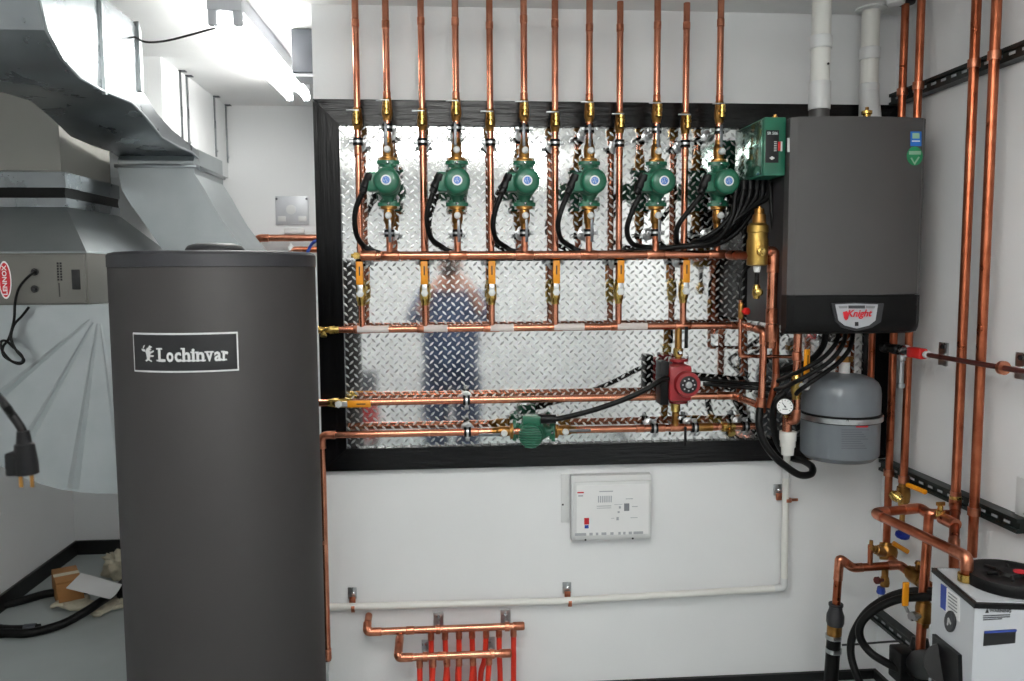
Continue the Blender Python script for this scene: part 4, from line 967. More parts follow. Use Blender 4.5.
def pex_manifold(lab, pl, pr, Y, tubes, brk, nm):
    z = (P(*pl, Y).z + P(*pr, Y).z) / 2; xl_, xr_ = P(*pl, Y).x, P(*pr, Y).x
    o = run('copper_header', lab, [(xl_, YW - .01, z + .03), (xl_, Y, z + .012), (xl_ + .02, Y, z), (xr_, Y, z)], .0128, None, m_copper, elbows=False, fil=.02)
    MB().tube([(xl_, YW - .06, z + .024), (xl_, Y, z + .010), (xl_ + .005, Y, z), (xl_ + .05, Y, z)], .0148, 14, .02).build('elbow', m_fit, o)
    MB().lathe((xr_ - .035, Y, z), X_, [(0, .0148), (.036, .0148), (.04, .012)], 16).build('end_cap', m_fit, o)
    sleeve(o, (xl_ + .15, Y, z), X_, .0146, .03)
    for px in tubes:
        x = P(px, pl[1], Y).x; MB().cyl((x, Y, z - .004), (x, Y, z - .036), .0115, seg=12).build('outlet', m_fit, o)
    for bx in brk:
        q = P(bx, pl[1] - 14, Y); x = q.x
        zw = 1.55 - (1.55 - z) * YW / Y + .040
        b = MB(); b.box((x, YW - .003, zw), (.036, .005, .052), bev=.001); b.tube([(x, YW - .006, zw - .012), (x, Y, z + .012)], .006, 8); b = b.build('bracket', m_steel, o)
        MB().lathe((x, YW - .006, zw + .012), -Y_, [(0, .007), (.004, .007)], 8).build('screw', m_chrome, b)
        MB().lathe((x - .008, Y, z), X_, [(0, .0128), (0, .0165), (.016, .0165), (.016, .0128)], 16).build('ring', m_fit, b)
    return z
t1 = [431, 445, 459, 472, 486, 499, 513.5]; t2 = [419.5, 433, 447, 459, 473, 489]
zA = pex_manifold('upper copper header low on the wall feeding the red tubes', (367, 631), (523, 627), 2.74, t1, (438, 507), 'a')
zB = pex_manifold('lower copper header low on the wall feeding the red tubes', (398, 657), (510, 654), 2.66, t2, (425, 492), 'b')
for i, px in enumerate(t1):
    x = P(px, 630, 2.74).x; dx = [0, .004, -.004, .004, -.012, .002, 0][i]
    o = MB().tube(spline([(x, 2.74, zA - .03), (x + dx * .5, 2.742, zA - .12), (x + dx * 1.6, 2.75, .12), (x + dx * 2, 2.75, .005)], 4), .0098, 10).build('red_tube', m_pex)
    tag(o, f'{ORD[i]} red plastic tube from the left, hanging from the upper copper header', 'tube', 'red plastic heating tubes')
for i, px in enumerate(t2):
    x = P(px, 655, 2.66).x; dx = [0, -.012, -.02, -.004, -.015, -.012][i]
    o = MB().tube(spline([(x, 2.66, zB - .03), (x + dx * .6, 2.662, zB - .12), (x + dx * 1.5, 2.67, .1), (x + dx * 2, 2.67, .005)], 4), .0098, 10).build('red_tube', m_pex)
    tag(o, f'{ORD[i]} red plastic tube from the left, hanging from the lower copper header', 'tube', 'red plastic heating tubes')

# ================================================================== BIG GREY TANK
TX, TY, TR = -.639, 2.25, .2650
TZ = 1.606
t = thing('storage_tank', 'tall grey cylindrical water tank with a black name badge', 'tank', (TX, TY, 0))
MB().lathe((TX, TY, 0), Z_, [(.03, TR - .004), (.034, TR), (TZ - .037, TR), (TZ - .034, TR - .002)], 72).build('jacket', m_tank, t)
MB().lathe((TX, TY, 0), Z_, [(0, TR - .006), (0, TR + .004), (.034, TR + .004), (.036, TR - .001)], 72).build('base_ring', m_tanktop, t)
MB().lathe((TX, TY, TZ - .040), Z_, [(0, TR), (.001, TR + .002), (.031, TR + .002), (.037, TR - .003), (.040, TR - .016), (.040, 0)], 72).build('lid', m_tanktop, t)
q = P(215, 250, TY + .05)
MB().lathe((q.x, TY + .05, TZ - .001), Z_, [(0, .078), (.012, .078), (.022, .07), (.028, .05), (.029, 0)], 36).build('top_cap', m_tanktop, t)
def on_tank(px, py, off=0.0):
    d = ray(px, py); ox, oy = EYE.x - TX, EYE.y - TY; R = TR + off
    A = d.x ** 2 + d.y ** 2; B_ = 2 * (ox * d.x + oy * d.y); Cq = ox * ox + oy * oy - R * R
    s = (-B_ - math.sqrt(B_ * B_ - 4 * A * Cq)) / (2 * A); p = EYE + d * s
    return math.atan2(p.x - TX, -(p.y - TY)), p.z
th0, zt_ = on_tank(133.5, 332.5); th1, _ = on_tank(237.5, 331); _, zl_ = on_tank(185, 372.5)
def cyl_pt(th, z, off): return V((TX + (TR + off) * math.sin(th), TY - (TR + off) * math.cos(th), z))
def curved(th0, th1, z0, z1, off, name, mt, par, n=20):
    rings = []
    for i in range(n + 1):
        a = th0 + (th1 - th0) * i / n; rings.append([cyl_pt(a, z0, off), cyl_pt(a, z1, off), cyl_pt(a, z1, -.002), cyl_pt(a, z0, -.002)])
    return MB().loft(rings).build(name, mt, par)
bdg = curved(th0, th1, zl_, zt_, .0020, 'badge', m_silver, t)
da = .0035 / TR
curved(th0 + da, th1 - da, zl_ + .0042, zt_ - .0042, .0032, 'badge_panel', m_ink, bdg)
def fnm(th_c, z_c, off=.0036): return lambda a, b, h: cyl_pt(th_c + a / TR, z_c + b, off + .0008 * (1 if h > 0 else 0))
# serif lettering built letter by letter
thL, zL0 = on_tank(159, 363.5); thR, _ = on_tank(229, 361); zLet = on_tank(195, 361)[1]
Wtot = (thR - thL) * TR
size = .0455
adv = {'L': .60, 'o': .56, 'c': .52, 'h': .60, 'i': .30, 'n': .60, 'v': .54, 'a': .54, 'r': .44}
word = 'Lochinvar'; tot = sum(adv[c] for c in word); sc_ = Wtot / (tot * size)
mbL = MB(); x = 0
def serif(cx_, y, w_): 
    mbL.add([cyl_pt(thL + (cx_ + sx_ * w_ / 2) / TR, zLet + y + sy_ * .0018, .0044) for sx_, sy_ in ((-1, -1), (1, -1), (1, 1), (-1, 1))], [(0, 1, 2, 3)])
for c in word:
    w_ = adv[c] * size * sc_
    vs_, fs = glyphs(c, .028); gx0 = min(v[0] for v in vs_); gx1 = max(v[0] for v in vs_); gy1 = max(v[1] for v in vs_)
    k = (w_ * .84) / ((gx1 - gx0) * size) if c not in 'i' else .9
    ox_ = x + (w_ - (gx1 - gx0) * size * k) / 2
    mbL.add([cyl_pt(thL + (ox_ + (v[0] - gx0) * size * k) / TR, zLet + v[1] * size, .0036 + .0008 * (v[2] > 0)) for v in vs_], fs)
    gl0, gl1 = ox_, ox_ + (gx1 - gx0) * size * k; sw = .0125
    xh = .5 * size
    if c == 'L': serif(gl0 + .002, .0018, .014); serif(gl0 + .003, gy1 * size - .0018, .016)
    if c in 'hn': serif(gl0 + .003, .0015, sw); serif(gl1 - .003, .0015, sw); serif(gl0 + .001, (gy1 * size if c == 'h' else xh) - .0015, .009)
    if c == 'i': serif((gl0 + gl1) / 2, .0015, sw); serif((gl0 + gl1) / 2 - .002, xh - .001, .008)
    if c == 'r': serif(gl0 + .003, .0015, sw); serif(gl0 + .001, xh - .0015, .009)
    if c == 'v': serif(gl0 + .003, xh - .001, .011); serif(gl1 - .003, xh - .001, .011)
    x += w_
mbL.build('lettering', m_silver, bdg)
# small rampant beast emblem
eb = MB(); thE, zE = on_tank(149.5, 352.5)
def ep(pts):
    eb.add([cyl_pt(thE + a / TR, zE + b, .0042) for a, b in pts], [list(range(len(pts)))])
ep([(-.004, -.016), (.003, -.017), (.006, -.006), (.004, .008), (-.003, .012), (-.008, .004)])
ep([(-.002, .010), (.004, .018), (.012, .014), (.006, .010), (.010, .006), (.003, .006)])
ep([(.004, .002), (.016, .006), (.015, .002), (.005, -.003)]); ep([(.004, -.006), (.015, -.006), (.014, -.010), (.004, -.010)])
ep([(-.003, -.014), (-.010, -.020), (-.006, -.022), (.002, -.017)]); ep([(.001, -.015), (.010, -.020), (.008, -.023), (-.001, -.018)])
ep([(-.008, .002), (-.018, .004), (-.020, .010), (-.016, .008), (-.009, .008)]); ep([(-.016, .006), (-.014, .016), (-.008, .019), (-.012, .012)])
eb.build('emblem', m_silver, bdg)

# ================================================================== LEFT: DUCTS AND AIR UNIT
XD0, XD1 = -1.30, -1.0
S = [(38, 0), (45, 30), (60, 58), (78, 77), (100, 90), (130, 102), (145, 118), (160, 137), (178, 147), (190, 152), (197, 158)]
sp = [PX(*q, XD1) for q in S]
low = [(1.45, 2.345), (1.58, 2.343), (1.68, 2.33), (1.77, 2.305), (1.86, 2.265)] + [(p.y, p.z) for p in sp] + [(sp[-1].y + .03, sp[-1].z - .02)]
yEnd = sp[-1].y + .03
ye1 = PX(137, 60, XD1).y
top = [(yEnd, sp[-1].z + .03), (3.05, 2.07), (2.90, 2.10), (ye1 + .06, 2.14), (ye1 + .015, 2.15), (ye1, 2.355), (1.45, 2.355)]
duct = thing('supply_duct', 'large bright galvanised duct sweeping down from the ceiling at upper left', 'duct', (XD0, 2.3, 2.0))
MB().prism(low + top, (XD0, 0, 0), Y_, Z_, (XD1 - XD0, 0, 0)).build('duct_body', m_galv, duct, angle=30)
ys = PX(101, 45, XD1).y
MB().box((XD1 + .004, ys, 2.21), (.010, .012, .28)).build('standing_seam', m_galvb, duct)
MB().tube([p + V((.004, 0, 0)) for p in sp], .005, 6).build('hem', m_galvb, duct)
MB().prism([(ye1, 2.14), (ye1, 2.36), (ye1 + .02, 2.335), (ye1 + .02, 2.14)], (XD0 - .01, 0, 0), Y_, Z_, (XD1 - XD0 + .02, 0, 0)).build('end_flange', m_galvb, duct)
for z in (2.375, 2.43):
    pass
hs = MB(); hs.box((XD1 - .05, 1.9, 2.40), (.025, .002, .1)); hs.box((XD0 + .05, 1.9, 2.40), (.025, .002, .1)); hs.box((XD1 - .05, 2.4, 2.40), (.025, .002, .1)); hs.build('hanger', m_galv, duct)
# drop fitting
def rect(x0, x1, y0, y1, z): return [V((x0, y0, z)), V((x1, y0, z)), V((x1, y1, z)), V((x0, y1, z))]
yd0 = yEnd - .07
dp = thing('duct_drop', 'galvanised duct fitting flaring down behind the tank lid', 'duct', (-1.1, 3.3, 1.3))
zz0 = P(160, 166, yd0).z
rg = [rect(XD0 + .01, XD1, yd0 + .06, yd0 + .4, 2.045), rect(XD0 + .01, XD1, yd0 + .015, yd0 + .4, 2.015), rect(XD0 + .01, XD1, yd0, yd0 + .4, zz0 + .02), rect(XD0 + .01, XD1, yd0, yd0 + .4, zz0 - .03)]
for y_, xl_, xr_ in ((190, 122, 205), (205, 131, 213), (220, 142, 222), (236, 153, 234), (252, 164, 247), (275, 172, 256)):
    p0, p1 = P(xl_, y_, yd0), P(xr_, y_, yd0); wd_ = (p1.x - p0.x)
    rg.append(rect(p0.x, p1.x - .0, yd0, yd0 + .4, p0.z))
rg.append(rect(rg[-1][0].x, rg[-1][1].x, yd0, yd0 + .4, 1.2))
MB().loft(rg).build('fitting', m_galvb, dp, angle=25)
MB().box(((XD0 + XD1) / 2 + .003, yd0 + .2, zz0), (XD1 - XD0 + .014, .414, .016), bev=.003).build('flange', m_galv, dp)
# air unit
YU = 2.75; ux = P(88, 280, YU).x; uz1 = P(88, 253, YU).z; uz0 = P(88, 304.5, YU).z
au = thing('ventilation_unit', 'brown grey ventilation unit with a red and white oval badge left of the tank', 'ventilation unit', (ux - .4, YU + .4, uz0))
MB().box(((XL + .02 + ux) / 2, YU + .42, (uz0 + uz1) / 2), (ux - XL - .02, .84, uz1 - uz0), bev=.004).build('cabinet', m_hrv, au)
MB().box(((XL + .02 + ux) / 2, YU - .004, (uz0 + uz1) / 2), (ux - XL - .03, .008, uz1 - uz0 - .012), bev=.002).build('door', m_hrv, au)
def uf(px, py, off=.0): return P(px, py, YU - .0085 - off)
ov = MB(); c = uf(5, 280); ov.prism([(.020 * math.cos(2 * PI * k / 24) * (1), .062 * math.sin(2 * PI * k / 24)) for k in range(24)], c, X_, Z_, (0, .001, 0)); ov = ov.build('badge', m_paper, au)
b = MB(); b.prism([(.0165 * math.cos(2 * PI * k / 24), .056 * math.sin(2 * PI * k / 24)) for k in range(24)], c - Y_ * .0008, X_, Z_, (0, .0008, 0)); b.build('badge_field', m_redp, ov)
b = MB(); b.text('LENNOX', c - Y_ * .0016 + V((.006, 0, 0)), Z_, -X_, .019, bold=.02, xs=1.25); b.build('lettering', m_paper, ov)
for py in (272, 289):
    q = uf(35, py); MB().lathe(q, -Y_, [(0, .012), (.004, .012), (.005, .009), (.012, .008)], 14).build('socket', m_ink, au)
sw = MB(); q = uf(76, 279.5); sw.box(q, (.026, .006, .066), bev=.002); sw.build('switch', m_ink, au)
lp = MB()
for k, (px, a, b_) in enumerate([(57.5, 262, 281), (60.5, 262, 281), (59, 283, 297)]):
    p0, p1 = uf(px, a), uf(px, b_)
    n = 7
    for j in range(n): lp.box((p0.x, p0.y, p0.z + (p1.z - p0.z) * (j + .5) / n), (.006 if k < 2 else .004, .001, abs(p1.z - p0.z) / n * .7))
lp.build('print', m_ink, au)
# transition above the unit
YN = 2.97; nx = P(66, 205, YN).x; nz = P(66, 207, YN).z; yN1 = YN + .46
def rr4(x1, y0, y1, z): return rect(XL + .03, x1, y0, y1, z)
pl_ = thing('plenum_transition', 'sloped galvanised transition with a black flexible collar on the ventilation unit', 'duct', (ux - .4, YU + .4, uz1))
MB().loft([rr4(ux, YU, YU + .84, uz1), rr4(ux - .002, YU + .002, YU + .84, uz1 + .006), rr4(nx, YN, yN1, nz)]).build('transition', m_galvb, pl_, angle=20)
z1_, z2_, z3_ = P(66, 198, YN).z, P(66, 187.5, YN).z, P(66, 172, YN).z
MB().loft([rr4(nx + .004, YN - .004, yN1, nz), rr4(nx + .004, YN - .004, yN1, z1_)]).build('lower_flange', m_galv, pl_)
MB().loft([rr4(nx, YN, yN1, z1_), rr4(nx - .004, YN + .004, yN1, (z1_ + z2_) / 2), rr4(nx, YN, yN1, z2_)]).build('flexible_collar', m_black, pl_)
MB().loft([rr4(nx + .004, YN - .004, yN1, z2_), rr4(nx + .004, YN - .004, yN1, z3_), rr4(nx - .1, YN + .03, yN1, z3_ + .01)]).build('upper_flange', m_galv, pl_)
MB().loft([rr4(nx - .02, YN + .02, yN1 - .02, z3_), rr4(nx - .02, YN + .02, yN1 - .02, ZC - .002)]).build('riser_duct', m_duct, pl_)
# elbow cheek below the unit
YE = 2.77; pv_ = P(99, 312, YE); Re = .62
ed = thing('return_duct_elbow', 'large rounded galvanised duct elbow under the ventilation unit', 'duct', (pv_.x, YE, 1.0))
poly = [(XL + .03 - pv_.x, uz0 - pv_.z), (XL + .03 - pv_.x, -.12)]
poly += [(Re * math.cos(a), Re * math.sin(a)) for a in [PI * (1.14 + .62 * k / 20) for k in range(21)]]
poly += [(.40, -.3), (.40, uz0 - pv_.z)]
MB().prism(poly, (pv_.x, YE, pv_.z), X_, Z_, (0, .45, 0)).build('elbow_body', m_galvb, ed, angle=25)
for a in (1.22, 1.33, 1.44, 1.53):
    d = V((math.cos(a * PI), 0, math.sin(a * PI))); b = V((-d.z, 0, d.x))
    p0 = V((pv_.x, YE, pv_.z)) + d * .04; p1 = V((pv_.x, YE, pv_.z)) + d * (Re - .01)
    MB().add([p0 - b * .004, p0 + b * .004, p1 + b * .02, p1 - b * .02, p0 - Y_ * .003, p1 - Y_ * .006], [(0, 4, 5, 3), (4, 1, 2, 5), (3, 5, 2), (0, 1, 4)]).build('cross_brake', m_galvb, ed)
# unit cord with a coiled end
cable('thin black cord from the ventilation unit socket ending in a hanging coil', [P(35, 272, 2.73), P(28, 277, 2.70), P(19, 288, 2.71), P(15, 303, 2.725), P(14, 320, 2.735), P(9, 338, 2.74), P(3, 347, 2.74), P(4, 356, 2.735), P(14, 362, 2.735), P(22, 362, 2.735), P(22, 356, 2.73), P(14, 348, 2.73), P(6, 341, 2.74), P(1, 342, 2.74), P(2, 350, 2.735), P(10, 360, 2.73), P(19, 364, 2.73), P(24, 360, 2.73), P(16, 350, 2.725), P(11, 338, 2.73), P(14, 325, 2.74), P(22, 316, 2.74), P(29, 307, 2.745)], .0042, 'flex_cable')
# hanging plug close to the camera
YG = 1.25
pg = thing('power_plug', 'blurred black power plug on a cord dangling at the left picture edge', 'plug', P(22, 475, YG))
MB().tube(spline([P(-120, 120, 2.62), P(-90, 250, 2.0), P(-40, 350, 1.45), P(0, 399, YG), P(12, 415, YG), P(21, 428, YG), P(24, 437, YG)], 6), .0063, 10).build('cord', m_black, pg)
p0, p1 = P(23, 431, YG), P(27, 474, YG)
MB().lathe(p0, p1 - p0, [(0, .009), (.018, .011), (.02, .014), (.05, .017), (.066, .017), (.067, .015)], 14).build('plug_body', m_blackp, pg)
MB().box(P(16, 463, YG), (.02, .03, .036), bev=.004).build('plug_side', m_blackp, pg)
for px in (21, 32):
    q = P(px, 481, YG); MB().box(q, (.006, .0015, .02), bev=.0005).build('prong', m_bronze, pg)

# straps on the soffit
for k, (px, y0, y1, lab) in enumerate(((180.5, 77, 147, 'left of the pair nearer the camera'), (187, 78, 148, 'right of the pair nearer the camera'), (214.5, 98, 156, 'left of the pair nearer the far wall'), (226, 106, 162, 'right of the pair nearer the far wall'))):
    a_ = PX(px, y0, -1.186); b_ = PX(px, y1, -1.186)
    t = thing('hanger_strap', f'thin metal hanger strap on the white soffit, {lab}', 'strap', (a_.x, a_.y, b_.z), 'metal hanger straps on the white soffit')
    MB().box((-1.187, a_.y, (ZC + b_.z) / 2), (.004, .022, ZC - b_.z - .002), bev=.001).build('strap', m_galv, t)
    MB().box((-1.175, a_.y, ZC - .003), (.03, .03, .004), bev=.001).build('top_tab', m_darkbox, t)
    MB().lathe((-1.186, a_.y, b_.z + .03), X_, [(0, .006), (.006, .006), (.008, .003)], 8).build('screw', m_steel, t)

# fluorescent fixtures
def fixture(label, c, L, along, mt, name='fluorescent_fixture', wd=.10):
    a = V(along); b = V((-a.y, a.x, 0))
    t = thing(name, label, 'ceiling light', (c[0], c[1], ZC), 'bare tube fluorescent fixtures')
    R = M((a, b, Z_)).transposed()
    MB().box((c[0], c[1], ZC - .028), (L, wd, .054), R, bev=.003).build('housing', m_fix, t)
    for s in (-1, 1):
        p = V((c[0], c[1], ZC - .078)) + b * s * wd * .36
        MB().cyl(p - a * (L / 2 - .03), p + a * (L / 2 - .03), .0165, seg=14).build('tube', mt, t)
        for e in (-1, 1):
            q = p + a * e * (L / 2 - .018) + Z_ * .008
            MB().box(q, (.026, .03, .06), R, bev=.005).build('lamp_holder', m_fix, t)
    return t
fx_a, fx_b = P(224, 14, 2.72), P(299, 96, 3.92); fx_a.z = fx_b.z = 0
fixture('bare tube fluorescent fixture on the ceiling at upper left, beyond the duct', ((fx_a.x + fx_b.x) / 2, (fx_a.y + fx_b.y) / 2), (fx_b - fx_a).length, (fx_b - fx_a).normalized(), m_tubeb, wd=.11)
fixture('bare tube fluorescent fixture over the work area, nearest the tread plate', (-.15, 1.0), 1.25, (1, 0, 0), m_tube)
fixture('bare tube fluorescent fixture over the photographer, mirrored in the tread plate', (.1, .1), 1.25, (1, 0, 0), m_tube)
fixture('added unseen fluorescent fill light near the back wall, left of the photographer', (-.65, -1.0), 1.25, (0, 1, 0), m_tube)  # added out of view to brighten the lower wall more evenly
fixture('added unseen fluorescent fill light near the back wall, right of the photographer', (.75, -1.0), 1.25, (0, 1, 0), m_tube)  # second added fill, unseen, evening out the light on the plate wall
cable('thin black wire sagging from the big duct to the rear fluorescent fixture', [PX(135, 37, XD1 + .0), P(146, 42, 2.65), P(165, 41, 2.7), P(190, 35, 2.75), P(222, 26, 2.79)], .0035, 'wire')
# dark grey box on the ceiling
q0, q1 = P(291, 38, 3.08), P(318, 73, 3.08)
t = thing('wall_speaker', 'dark grey box hung from the ceiling behind the white partition edge', 'box', ((q0.x + q1.x) / 2, 3.14, ZC))
zq = q1.z
MB().box(((q0.x + q1.x) / 2 + .03, 3.14, (ZC - .003 + zq) / 2), (q1.x - q0.x + .06, .12, ZC - .006 - zq), bev=.003).build('case', m_darkbox, t)
MB().box(((q0.x + q1.x) / 2 + .03, 3.15, zq - .004), (q1.x - q0.x + .05, .12, .014), bev=.002).build('base', m_fix, t)  # white slab painted in for the lit underside of the dark box

# far wall: pipes and plate
q0, q1 = P(275, 196, YB - .005), P(309, 225, YB - .005)
t = thing('junction_plate', 'galvanised square mounting plate on the far wall above the copper pipe', 'plate', ((q0.x + q1.x) / 2, YB, q1.z))
xm, zm = (q0.x + q1.x) / 2, (q0.z + q1.z) / 2; hw, hh = (q1.x - q0.x) / 2, (q0.z - q1.z) / 2
MB().box((xm, YB - .005, zm), (hw * 2, .009, hh * 2), bev=.004).build('plate', m_zplate, t)
MB().lathe((xm - .005, YB - .010, zm + .005), -Y_, [(0, .026), (.003, .026), (.004, .02)], 20).build('knockout', m_white, t)
for s in (-1, 1):
    MB().box((xm + s * .055, YB - .011, zm - .045), (.042, .003, .028), bev=.001).build('slot', m_white, t)
    MB().lathe((xm + s * .08, YB - .010, zm + .062), -Y_, [(0, .006), (.003, .006)], 8).build('screw', m_darkbox, t)
q = P(294, 231, YB - .02); t = thing('wall_sensor', 'small white plate low under the galvanised plate on the far wall', 'plate', q)
MB().box((q.x, YB - .01, q.z), (.11, .018, .03), bev=.003).build('case', m_white, t)
YFp = YB - .08
p = [P(258, 300, YFp), P(258.5, 238, YFp), P(345, 238, YFp)]
p[1] = V((p[0].x, YFp, P(258, 238, YFp).z)); p[2].z = p[1].z; p[0].z = 0
o = run('copper_pipe', 'copper pipe with a square bend on the far wall above the tank lid', p, .0185, None, m_copper)
p = [P(290, 280, YFp - .1), P(291, 250, YFp - .1), P(340, 249, YFp - .1)]; 
o = run('copper_pipe', 'shorter copper pipe just above the tank lid near the frame', [V((p[1].x, p[1].y, 0)), p[1], p[2]], .0165, None, m_copperd)
MB().lathe(P(291, 243, YFp - .1), -Z_, [(0, 0), (.02, .014), (.04, .018)], 12).build('cone_cap', m_white, o)
cable('short blue wire above the tank lid beside the frame', [P(307, 254, 3.0), P(310, 247, 3.0), P(314, 242, 2.98), P(322, 238, 2.963)], .006, 'wire', m_=m_navyp)

# ================================================================== FLOOR CLUTTER (left)
def fp(px, py, z=0.0): return PZ(px, py, z)
q = fp(68, 606); 
b0_, b1_ = fp(57, 606.5), fp(83, 601)
t = thing('cardboard_box', 'small brown cardboard box on the floor under the white paper', 'box', ((b0_.x + b1_.x) / 2, b0_.y + .1, 0))
ang = math.atan2(b1_.y - b0_.y, b1_.x - b0_.x); R = M.Rotation(ang, 3, 'Z'); Lb = (b1_ - b0_).length
cb = b0_ + R @ V((Lb / 2, .11, .055))
MB().box(cb, (Lb, .22, .11), R, bev=.002).build('carton', m_box, t)
MB().box(cb + Z_ * .056, (Lb * 1.0, .04, .001), R).build('tape', m_glove, t)
MB().box(cb + R @ V((0, -.16, .02)) + Z_ * -.0, (Lb * .96, .1, .002), R @ M.Rotation(.6, 3, 'X')).build('flap', m_box, t)
pp = [PZ(66, 588, .13), PZ(81, 573, .135), PZ(122, 584, .10), PZ(110, 599, .10)]
mbp = MB(); n = 8; vs_ = []
for i in range(n + 1):
    for j in range(n + 1):
        a, b = i / n, j / n; q = pp[0] * (1 - a) * (1 - b) + pp[1] * a * (1 - b) + pp[2] * a * b + pp[3] * (1 - a) * b
        vs_.append(q + Z_ * (.012 * math.sin(a * 3) * math.sin(b * 5)))
k = len(vs_); fs = [(i * (n + 1) + j, i * (n + 1) + j + 1, (i + 1) * (n + 1) + j + 1, (i + 1) * (n + 1) + j) for i in range(n) for j in range(n)]
mbp.add(vs_ + [q - Z_ * .0015 for q in vs_], fs + [tuple(k + x_ for x_ in f[::-1]) for f in fs])
tag(mbp.build('paper_sheet', m_paper), 'white sheet of paper lying on the cardboard box', 'paper')
q = fp(119, 606); MB_ = MB().box((q.x + .06, q.y + .12, .05), (.16, .2, .1), bev=.008)
tag(MB_.build('tool_case', m_blackp), 'black case on the floor half hidden behind the grey tank', 'case')
def glove(label, px, ang, scale=1.0):
    o0 = fp(*px); R = M.Rotation(ang, 3, 'Z'); mb = MB()
    def T(x, y, z): return o0 + R @ (V((x, y, z)) * scale)
    sec = [(-.11, .045, .022), (-.08, .042, .024), (-.04, .044, .022), (0, .05, .024), (.04, .05, .02), (.055, .04, .014)]
    rings = []
    for x, w_, h in sec: rings.append([T(x, w_ * math.cos(2 * PI * k / 14), .024 + h * math.sin(2 * PI * k / 14) + .004 * math.sin(k * 2.3 + x * 70)) for k in range(14)])
    mb.loft(rings)
    for k, (y, L, b) in enumerate(((-.036, .055, -.25), (-.012, .075, -.08), (.012, .078, .06), (.034, .066, .22))):
        pts = [T(.04, y, .022), T(.05 + L * .5, y + b * L * .4, .03), T(.05 + L, y + b * L, .014)]
        mb.tube(spline(pts, 3), .0125 * scale, 8, rr=[.012 * scale] * 6 + [.008 * scale])
    mb.tube(spline([T(-.01, -.04, .02), T(.02, -.075, .026), T(.05, -.09, .014)], 3), .0135 * scale, 8, rr=[.0135 * scale] * 6 + [.009 * scale])
    return tag(mb.build('work_glove', m_glove, angle=180), label, 'glove', 'cream work gloves on the floor')
glove('cream work glove lying flat on the floor before the cardboard box', (78, 609), 2.75, .95)
glove('cream work glove right of the black hose, beside the grey tank', (109, 610), 1.2, .75)
# crumpled rag
bm = bmesh.new(); bmesh.ops.create_icosphere(bm, subdivisions=4, radius=1)
q = PZ(117, 566, .06)
for v in bm.verts:
    n_ = mnoise.noise(v.co * 2.2) * .6 + mnoise.noise(v.co * 5) * .5; f = 1 + n_
    v.co = V((v.co.x * .075 * f, v.co.y * .06 * f, v.co.z * .07 * f))
rg_ = MB(); bm.verts.index_update(); rg_.add([V((q.x + .02, q.y, max(.0, v.co.z + .065))) + V((v.co.x, v.co.y, 0)) for v in bm.verts], [[v.index for v in f.verts] for f in bm.faces]); bm.free()
tag(rg_.build('crumpled_rag', m_glove, angle=180), 'crumpled whitish rag on the floor against the grey tank', 'rag')
cable('long black hose curving across the floor in front of the gloves', [fp(-60, 640, .02), fp(0, 633.5, .02), fp(28, 633, .02), fp(60, 625, .025), fp(85, 612, .06), fp(100, 602, .075), fp(112, 594, .06), fp(125, 582, .03)], .019, 'hose', cat='hose')
cable('black hose running behind the cardboard box along the left wall', [fp(-20, 611, .02), fp(20, 601, .02), fp(45, 594, .02), fp(62, 592, .02), fp(90, 590, .02)], .019, 'hose', cat='hose')
hz = thing('hose_end', 'short black hose end with a metal ferrule on the floor at left', 'hose', fp(20, 629))
MB().tube(spline([fp(-60, 616, .02), fp(-20, 625, .02), fp(5, 629, .02), fp(26, 629, .02)], 5), .018, 10).build('hose', m_black, hz)
MB().tube([fp(24, 629, .02), fp(36, 628, .02)], .021, 10).build('ferrule', m_darkbox, hz)
MB().tube([fp(34, 628, .02), fp(40, 627.5, .02)], .017, 8).build('nozzle', m_blackp, hz)

# ================================================================== PHOTOGRAPHER (seen mirrored in the plate)
def skinned(name, joints, edges, mt, parent, sub=2, root=0):
    me = bpy.data.meshes.new(name); off = V((0, 0, 0)); q = parent
    while q: off += q.location; q = q.parent
    me.from_pydata([tuple(V(j[0]) - off) for j in joints], edges, []); me.materials.append(mt)
    o = bpy.data.objects.new(name, me); C.objects.link(o); o.parent = parent
    md = o.modifiers.new('skin', 'SKIN'); md.use_smooth_shade = True
    for i, j in enumerate(joints):
        sv = me.skin_vertices[0].data[i]; sv.radius = j[1] if isinstance(j[1], tuple) else (j[1], j[1]); sv.use_root = (i == root)
    s = o.modifiers.new('sub', 'SUBSURF'); s.levels = sub; s.render_levels = sub
    return o
PY0 = -.20
pr = thing('person', 'person in a navy shirt holding a camera up, mirrored in the tread plate', 'person', (0, PY0, 0))
J = [((0, PY0, .95), (.11, .08)), ((0, PY0, 1.15), (.14, .10)), ((0, PY0 - .01, 1.33), (.16, .11)), ((0, PY0 - .01, 1.42), .06), ((0, PY0, 1.50), (.062, .07)), ((0, PY0, 1.60), (.075, .09)), ((0, PY0, 1.68), (.055, .065)),
     ((.09, PY0, .88), .06), ((.10, PY0, .50), .055), ((.10, PY0 - .01, .10), .042), ((.11, PY0 + .1, .04), .035),
     ((-.09, PY0, .88), .06), ((-.10, PY0, .50), .055), ((-.10, PY0 - .01, .10), .042), ((-.11, PY0 + .1, .04), .035),
     ((.19, PY0, 1.38), .055), ((.27, PY0 + .05, 1.17), .045), ((.14, PY0 + .15, 1.44), .032), ((.09, PY0 + .15, 1.51), (.03, .02)),
     ((-.19, PY0, 1.38), .055), ((-.27, PY0 + .05, 1.17), .045), ((-.14, PY0 + .15, 1.42), .032), ((-.09, PY0 + .15, 1.49), (.03, .02))]
